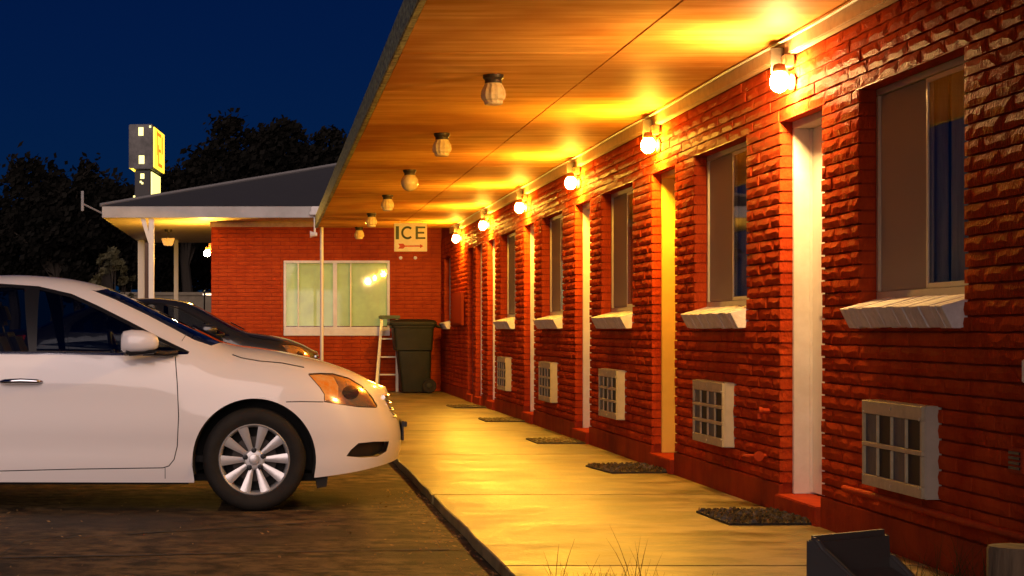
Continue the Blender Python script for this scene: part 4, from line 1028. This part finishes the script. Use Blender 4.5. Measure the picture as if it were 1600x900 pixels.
    MB().box(0.884, 0.905, -0.17, -0.10, 0.49, 0.525).build('plate_clip', 'black_trim', t, bevel=0.003)
    MB().tube([(p_[0], -p_[1], p_[2] + .012) for p_ in (S(-0.30, 0.80), S(-0.36, 0.86), S(-0.44, 0.93), S(-0.50, 1.0))], 0.009, 6).build('wiper', 'black_trim', t)
    t.scale = (1, 1, zs)
    return t
car1 = make_car('car_white', 'white sedan parked nose to the kerb, nearest vehicle', YC)
car2 = make_car('car_black', 'black car parked beyond the white sedan by the office', 28.2, -0.06, 1.07, sig='lens_clear')

# ------------------------------------------------------------------ roadside sign beyond the office
RZ = R(-4); SX, SY = -3.0, 45.0
rs = thing('roadside_sign', 'tall lit motel sign, yellow glowing face, rising behind the carport roof', 'sign', (SX, SY + 1, 0))
def rot(me_b):
    me_b.v = [(SX + (x - SX) * math.cos(RZ) - (y - SY) * math.sin(RZ), SY + (x - SX) * math.sin(RZ) + (y - SY) * math.cos(RZ), z) for x, y, z in me_b.v]; return me_b
def srect(x0, x1, y0, y1): return ((x0 - VPX) * SY / FPX, (x1 - VPX) * SY / FPX, EYE - (y1 - VPY) * SY / FPX, EYE - (y0 - VPY) * SY / FPX)
a, b, c, d = srect(201, 239, 194, 264); rot(MB().box(a, b, SY, SY + 2.0, c, d)).build('upper_case', 'sign_case', rs, bevel=0.02)
uc = (a, b, c, d)
a2, b2, c2, d2 = srect(210, 235, 266, 311); rot(MB().box(a2, b2, SY + .05, SY + 1.7, c2, d2)).build('lower_case', 'sign_dark', rs, bevel=0.02)
rot(MB().box(uc[1] + .002, uc[1] + .03, SY + 0.06, SY + 1.95, uc[2] + .05, uc[3] - .06)).build('lit_face', 'sign_glow', rs)
rot(MB().box(b2 + .002, b2 + .03, SY + 0.10, SY + 1.65, c2 + .03, d2 - .03)).build('lit_face', 'sign_window', rs)
for k, (ya, yb_, za, zb_) in enumerate(((.45, .6, .35, .9), (.45, 1.3, .80, .88), (1.2, 1.3, .30, .8), (.7, .85, .15, .6), (.7, 1.5, .12, .2), (1.45, 1.6, .45, .85), (.85, 1.15, .45, .52))):
    h = uc[3] - uc[2]
    rot(MB().box(uc[1] + .031, uc[1] + .036, SY + ya, SY + yb_, uc[2] + za * h, uc[2] + zb_ * h)).build('face_mark', 'sign_orange', rs)
for (x0, x1, y0, y1) in ((216.5, 224, 199, 212), (217, 225.5, 243, 256), (219, 225, 271, 279)):
    q = srect(x0, x1, y0, y1); yy = SY - 0.012 if y0 < 264 else SY + .038
    rot(MB().box(q[0], q[1], yy, yy + 0.01, q[2], q[3])).build('lit_letter', 'sign_window', rs)
for (x0, y0) in ((222, 286), (219.5, 284), (209.3, 307), (209.3, 311.5), (234.8, 198)):
    q = srect(x0 - 1.4, x0 + 1.4, y0 - 1.6, y0 + 1.6); yy = SY - 0.012 if y0 < 264 else SY + .038
    rot(MB().box(q[0], q[1], yy, yy + 0.01, q[2], q[3])).build('lit_bulb', 'sign_window', rs)
q = srect(201, 209, 262, 268); rot(MB().prism([(q[0], q[3]), (q[1], q[3]), (q[1], q[2])], 'y', SY + .02, SY + .3)).build('neon_tip', 'sign_glow', rs)
rot(MB().box(-3.12, -2.92, SY + .7, SY + .9, 0, c2)).build('pole', 'post_brown', rs, bevel=0.01)

# ------------------------------------------------------------------ old truck and low wall under the carport
tk = thing('parked_truck', 'old dark pickup truck half hidden behind the office corner', 'truck', (-1.2, 47, 0))
def tb(name, m, pts, y0, y1, parent=tk, bevel=0.05): return MB().prism(pts, 'y', y0, y1).build(name, m, parent, bevel=bevel)
tb('body', 'truck_paint', [(-1.9, 0.55), (2.6, 0.55), (2.6, 1.05), (0.9, 1.12), (0.9, 1.18), (-1.0, 1.18), (-1.0, 1.10), (-1.9, 1.05)], 46.2, 47.9)
tb('cab', 'truck_paint', [(-0.95, 1.17), (0.85, 1.17), (0.55, 1.92), (-0.75, 1.95)], 46.35, 47.75, bevel=0.12)
tb('side_window', 'car_glass', [(-0.8, 1.25), (-0.1, 1.25), (-0.1, 1.8), (-0.68, 1.82)], 46.335, 46.349, bevel=0)
tb('side_window', 'car_glass', [(0.0, 1.25), (0.66, 1.25), (0.46, 1.8), (0.0, 1.8)], 46.335, 46.349, bevel=0)
MB().tube([(-1.55, 46.25, 1.2), (-1.55, 46.2, 2.05), (-1.5, 46.2, 2.12)], 0.02, 6).build('roof_rack', 'chrome', tk)
MB().box(-1.6, -0.5, 46.4, 47.7, 1.955, 2.0).build('rack_bar', 'chrome', tk, bevel=0.01)
MB().lathe([(0.03, 0), (0.08, 0.03), (0.09, 0.10), (0.05, 0.16), (0.01, 0.18)], 'z', (-1.05, 46.6, 2.0), 14).build('beacon', 'jar_glass', tk, smooth=True)
for x in (-1.3, 1.6):
    for y in (46.3, 47.8):
        wh = MB().lathe([(0.2, -.1), (0.34, -.1), (0.37, -.06), (0.37, .06), (0.34, .1), (0.2, .1)], 'y', (x, y, 0.37), 24).build('wheel', 'rubber', tk, smooth=True)
        MB().lathe([(0.04, -.09), (0.19, -.08), (0.2, -.06)], 'y', (x, y, 0.37), 18).build('hub_cap', 'chrome', wh, smooth=True)
lw = thing('boundary_wall', 'low pale boundary wall beyond the carport posts', 'wall', (-2, 52, 0))
MB().box(-4.4, 6, 52, 52.2, 0, 2.05).build('panel', 'fence_pale', lw)
MB().box(-4.45, 6.05, 51.95, 52.25, 2.051, 2.14).build('coping', 'fence_pale', lw, bevel=0.01)

# ------------------------------------------------------------------ trees and shrubs
def tree(name, label, cat, group, X, Y, H, RX, zc, RZ_, nclump, per, leaf, seed, mleaf, trunk=0.25):
    rn = random.Random(seed); t = thing(name, label, cat, (X, Y, 0), group)
    tr = MB(); tr.tube([(X, Y, -0.05), (X + .1, Y, zc * .4), (X - .1, Y + .1, zc * .8), (X, Y, zc + RZ_ * .5)], [trunk, trunk * .8, trunk * .6, trunk * .2], 8)
    cl = []
    for k in range(nclump):
        while True:
            a = Vector((rn.uniform(-1, 1), rn.uniform(-1, 1), rn.uniform(-1, 1)))
            if 0.25 < a.length < 1: break
        wob = 0.78 + 0.28 * math.sin(a.x * 5 + seed) * math.cos(a.z * 4 + seed * 2)
        cl.append((Vector((X + a.x * RX * wob, Y + a.y * RX * wob, zc + a.z * RZ_ * wob)), rn.uniform(.5, 1.0) * RX * .30))
    for (c, r) in cl[:14]: tr.tube([(X, Y, zc * .6), ((X + c.x) / 2, (Y + c.y) / 2, (zc * .7 + c.z) / 2), tuple(c)], [trunk * .4, trunk * .25, trunk * .06], 5)
    tr.build('trunk', 'bark', t)
    lv = MB()
    for (c, r) in cl:
        for k in range(per):
            d = Vector((rn.gauss(0, .5), rn.gauss(0, .5), rn.gauss(0, .42))) * r; p = c + d
            n = Vector((rn.uniform(-1, 1), rn.uniform(-1, 1), rn.uniform(-1, 1))).normalized(); a = n.orthogonal().normalized(); b = n.cross(a); s = leaf * rn.uniform(.6, 1.3)
            lv.add([p - a * s, p + b * s * .55, p + a * s, p - b * s * .55], [(0, 1, 2, 3)])
    me = bpy.data.meshes.new('crown'); me.from_pydata(lv.v, [], lv.f); me.update()
    link('crown', me, mleaf, t)
def tpx(x, ytop, Y, r_px, ratio, seed, label, n=110, per=60):
    s = FPX / Y; X = (x - VPX) / s; top = EYE + (VPY - ytop) / s; RX = r_px / s; RZ_ = RX * ratio
    tree('tree', label, 'tree', 'dark trees against the night sky', X, Y, top, RX, top - RZ_ * .93, RZ_, n, per, 0.13, seed, 'leaf')
tpx(85, 236, 62, 95, 1.25, 11, 'dark leafy tree at the far left behind the white sedan', 130)
tpx(165, 262, 66, 70, 1.3, 12, 'dark leafy tree directly left of the lit roadside sign')
tpx(20, 300, 70, 70, 1.3, 13, 'lower dark tree at the left edge of the sky')
tpx(355, 192, 64, 80, 1.35, 14, 'dark tree right of the lit roadside sign', 130)
tpx(430, 178, 66, 80, 1.3, 15, 'tallest dark tree above the office roof', 130)
tpx(505, 196, 68, 62, 1.4, 16, 'dark tree beside the porch roof edge', 120)
tpx(290, 262, 70, 60, 1.2, 17, 'small dark tree just right of the lit sign')
tpx(262, 352, 74, 62, 1.0, 41, 'low dark tree seen between the carport posts', 120, 70)
tpx(338, 348, 76, 60, 1.0, 42, 'low dark tree hidden behind the office corner lamp', 120, 70)
tpx(195, 345, 78, 60, 1.0, 43, 'low dark tree behind the leftmost carport post', 120, 70)
tpx(120, 340, 80, 70, 1.0, 44, 'low dark tree behind the dry shrubs at left', 120, 70)
for k, (x, yt, rp) in enumerate(((150, 385, 16), (178, 362, 18), (197, 392, 12))):
    Y = 44 + k; s = FPX / Y; X = (x - VPX) / s; top = EYE + (VPY - yt) / s
    tree('shrub', ['low dry shrub left of the carport posts', 'tallest dry shrub left of the carport posts', 'small shrub nearest the carport post'][k], 'shrub', 'shrubs beside the carport', X, Y, top, rp / s, top * .55, top * .5, 26, 40, 0.09, 30 + k, 'shrub_leaf', 0.04)

# ------------------------------------------------------------------ foreground: tub, log, weeds, litter
tub = thing('plastic_tub', 'dark grey plastic tub with high back and sloping side walls at the bottom', 'tub', (2.3, 7.3, 0.03))
TO = Vector((2.063, 7.30, 0)); TW = Vector((0.393, 0.28, 0)); TD = Vector((0.29, -0.405, 0)).normalized(); TN = TW.normalized(); TL = TW.length
def tl(w_, d, z): p = TO + TN * w_ + TD * d; return (p.x, p.y, z)
def tprism(w0, w1, prof):                        # profile in (depth, height), extruded across the width
    n = len(prof)
    return MB().add([tl(w0, d, z) for d, z in prof] + [tl(w1, d, z) for d, z in prof], [tuple(range(n)), tuple(range(2 * n - 1, n - 1, -1))] + [(i, i + n, (i + 1) % n + n, (i + 1) % n) for i in range(n)])
zg, zt_ = 0.008, 0.341
sprof = [(-0.02, zg), (-0.02, zt_ - .004), (0.02, zt_ - .006), (0.05, zt_ - 0.04), (0.36, 0.09), (0.36, zg)]
tprism(0.0, 0.034, sprof).build('side_wall', 'grey_plastic', tub, bevel=0.011, seg=3)
tprism(TL - 0.034, TL, [(-0.02, zg), (-0.02, 0.25), (0.03, 0.24), (0.25, 0.07), (0.25, zg)]).build('side_wall', 'grey_plastic', tub, bevel=0.011, seg=3)
tprism(0.006, TL - 0.006, [(-0.045, zg), (-0.045, zt_), (0.012, zt_ - .002), (0.03, zg)]).build('back_wall', 'grey_plastic', tub, bevel=0.022, seg=4)
tprism(0.034, TL - 0.034, [(0.02, zg), (0.02, 0.20), (0.355, 0.05), (0.355, zg)]).build('sloping_floor', 'grey_plastic', tub, bevel=0.006)
lg = thing('log_post', 'short weathered round log post at the bottom right corner', 'post', (2.72, 6.95, 0.0))
n = 28; v = []; f = []; rnl = random.Random(5); rad = [0.105 * (1 + rnl.uniform(-.03, .03)) for _ in range(n)]
lx, ly = 2.675, 6.86
for z, k in ((0.0, 1.02), (0.15, 1.0), (0.34, 0.99), (0.352, 0.95)):
    v += [(lx + rad[q] * k * math.cos(2 * PI * q / n), ly + rad[q] * k * math.sin(2 * PI * q / n), z) for q in range(n)]
f = [(j * n + q, j * n + (q + 1) % n, (j + 1) * n + (q + 1) % n, (j + 1) * n + q) for j in range(3) for q in range(n)] + [tuple(range(n))]
MB().add(v, f).build('trunk', 'log', lg, smooth=True)
MB().lathe([(0.096, 0.346), (0.098, 0.3535), (0.001, 0.356)], 'z', (lx, ly, 0), 28).build('cut_end', 'log_end', lg)
def blades(name, spots, mname, label):
    rn = random.Random(len(spots)); b = MB()
    for (x, y, h, lean, az_) in spots:
        w_ = rn.uniform(.0016, .0030); z0 = 0.01; pts = []
        K = 5
        dx, dy = math.cos(az_), math.sin(az_)
        for k in range(K + 1):
            t = k / K; pts.append((Vector((x + dx * lean * h * t * t, y + dy * lean * h * t * t, z0 + h * t * (1 - .15 * lean * t))), w_ * (1 - t * .9)))
        vv = []
        for p, q in pts: vv += [(p.x - q, p.y, p.z), (p.x + q, p.y + q * .6, p.z)]
        b.add(vv, [(2 * k, 2 * k + 1, 2 * k + 3, 2 * k + 2) for k in range(K)])
    return tag(stuff(b.build(name, mname, None)), label, 'weeds')
rn = random.Random(21); sp_ = []
for (px_, top, n_) in ((868, 838, 4), (880, 868, 6), (912, 860, 7), (940, 872, 8), (955, 880, 10), (968, 868, 8), (995, 815, 5), (1003, 850, 6), (985, 878, 8), (1030, 884, 5), (900, 880, 8), (925, 884, 8), (1100, 890, 3)):
    for k in range(n_):
        Y = rn.uniform(7.1, 7.6); X = (px_ + rn.uniform(-9, 9) - VPX) * Y / FPX; tt = top if k == 0 else min(893, top + abs(rn.gauss(0, 22)) + 8)
        h = EYE - (tt - VPY) * Y / FPX - 0.01
        sp_.append((X, Y, h, rn.uniform(.02, .35), rn.choice((PI, 0, PI * .9, .2)) + rn.uniform(-.4, .4)))
blades('weeds', sp_, 'grass_dry', 'thin dark grass blades rising at the bottom before the concrete walkway')
sp_ = []
for (cx_, cy_, n_, hh) in ((2.58, 7.75, 26, .30), (2.72, 7.62, 30, .34), (2.84, 7.5, 36, .30), (2.62, 7.35, 26, .2), (2.88, 7.2, 26, .26), (2.80, 7.8, 14, .16), (2.9, 7.0, 20, .24)):
    for k in range(n_): sp_.append((cx_ + rn.gauss(0, .05), cy_ + rn.gauss(0, .07), hh * rn.uniform(.4, 1.05), rn.uniform(.05, .6), rn.uniform(0, 2 * PI)))
blades('weeds', sp_, 'grass_green', 'clumps of grass against the red wall base at the bottom right')
lf = MB()
for k in range(420):
    if k < 280: x = XK - abs(rn.gauss(0, .16)) - 0.01; y = rn.uniform(7.5, 13.5)
    else: x = rn.uniform(-2.2, 1.0); y = rn.uniform(8.2, 13)
    s = rn.uniform(.004, .016); a = rn.uniform(0, PI); z = 0.003 + rn.uniform(0, .006)
    ca, sa_ = math.cos(a) * s, math.sin(a) * s
    lf.add([(x - ca, y - sa_, z), (x + sa_ * .5, y - ca * .5, z + rn.uniform(0, .008)), (x + ca, y + sa_, z + rn.uniform(0, .01)), (x - sa_ * .5, y + ca * .5, z)], [(0, 1, 2, 3)])
tag(stuff(lf.build('leaf_litter', 'leaf_litter', None)), 'scattered dry leaf bits on the asphalt along the kerb', 'leaves')
# cracks in the asphalt: thin tar lines
for k, (pts) in enumerate(([(-2.6, 9.35), (-1.5, 9.42), (-0.4, 9.62), (0.5, 9.78), (1.0, 9.82)], [(-1.55, 8.0), (-1.42, 8.9), (-1.30, 10.2), (-1.05, 10.6)], [(-1.2, 10.3), (-0.2, 10.9), (0.4, 11.3)])):
    b = MB()
    pts = dens(pts, 10, False); v = []
    for i, (x, y) in enumerate(pts):
        jx, jy = rn.uniform(-.012, .012), rn.uniform(-.012, .012); w_ = rn.uniform(.008, .026)
        v += [(x + jx, y + jy - w_, 0.004), (x + jx + w_ * .5, y + jy + w_, 0.004)]
    b.add(v, [(2 * i, 2 * i + 1, 2 * i + 3, 2 * i + 2) for i in range(len(pts) - 1)])
    structure(b.build('tar_line', 'roof_tar', None))
print('objects', len(bpy.data.objects))
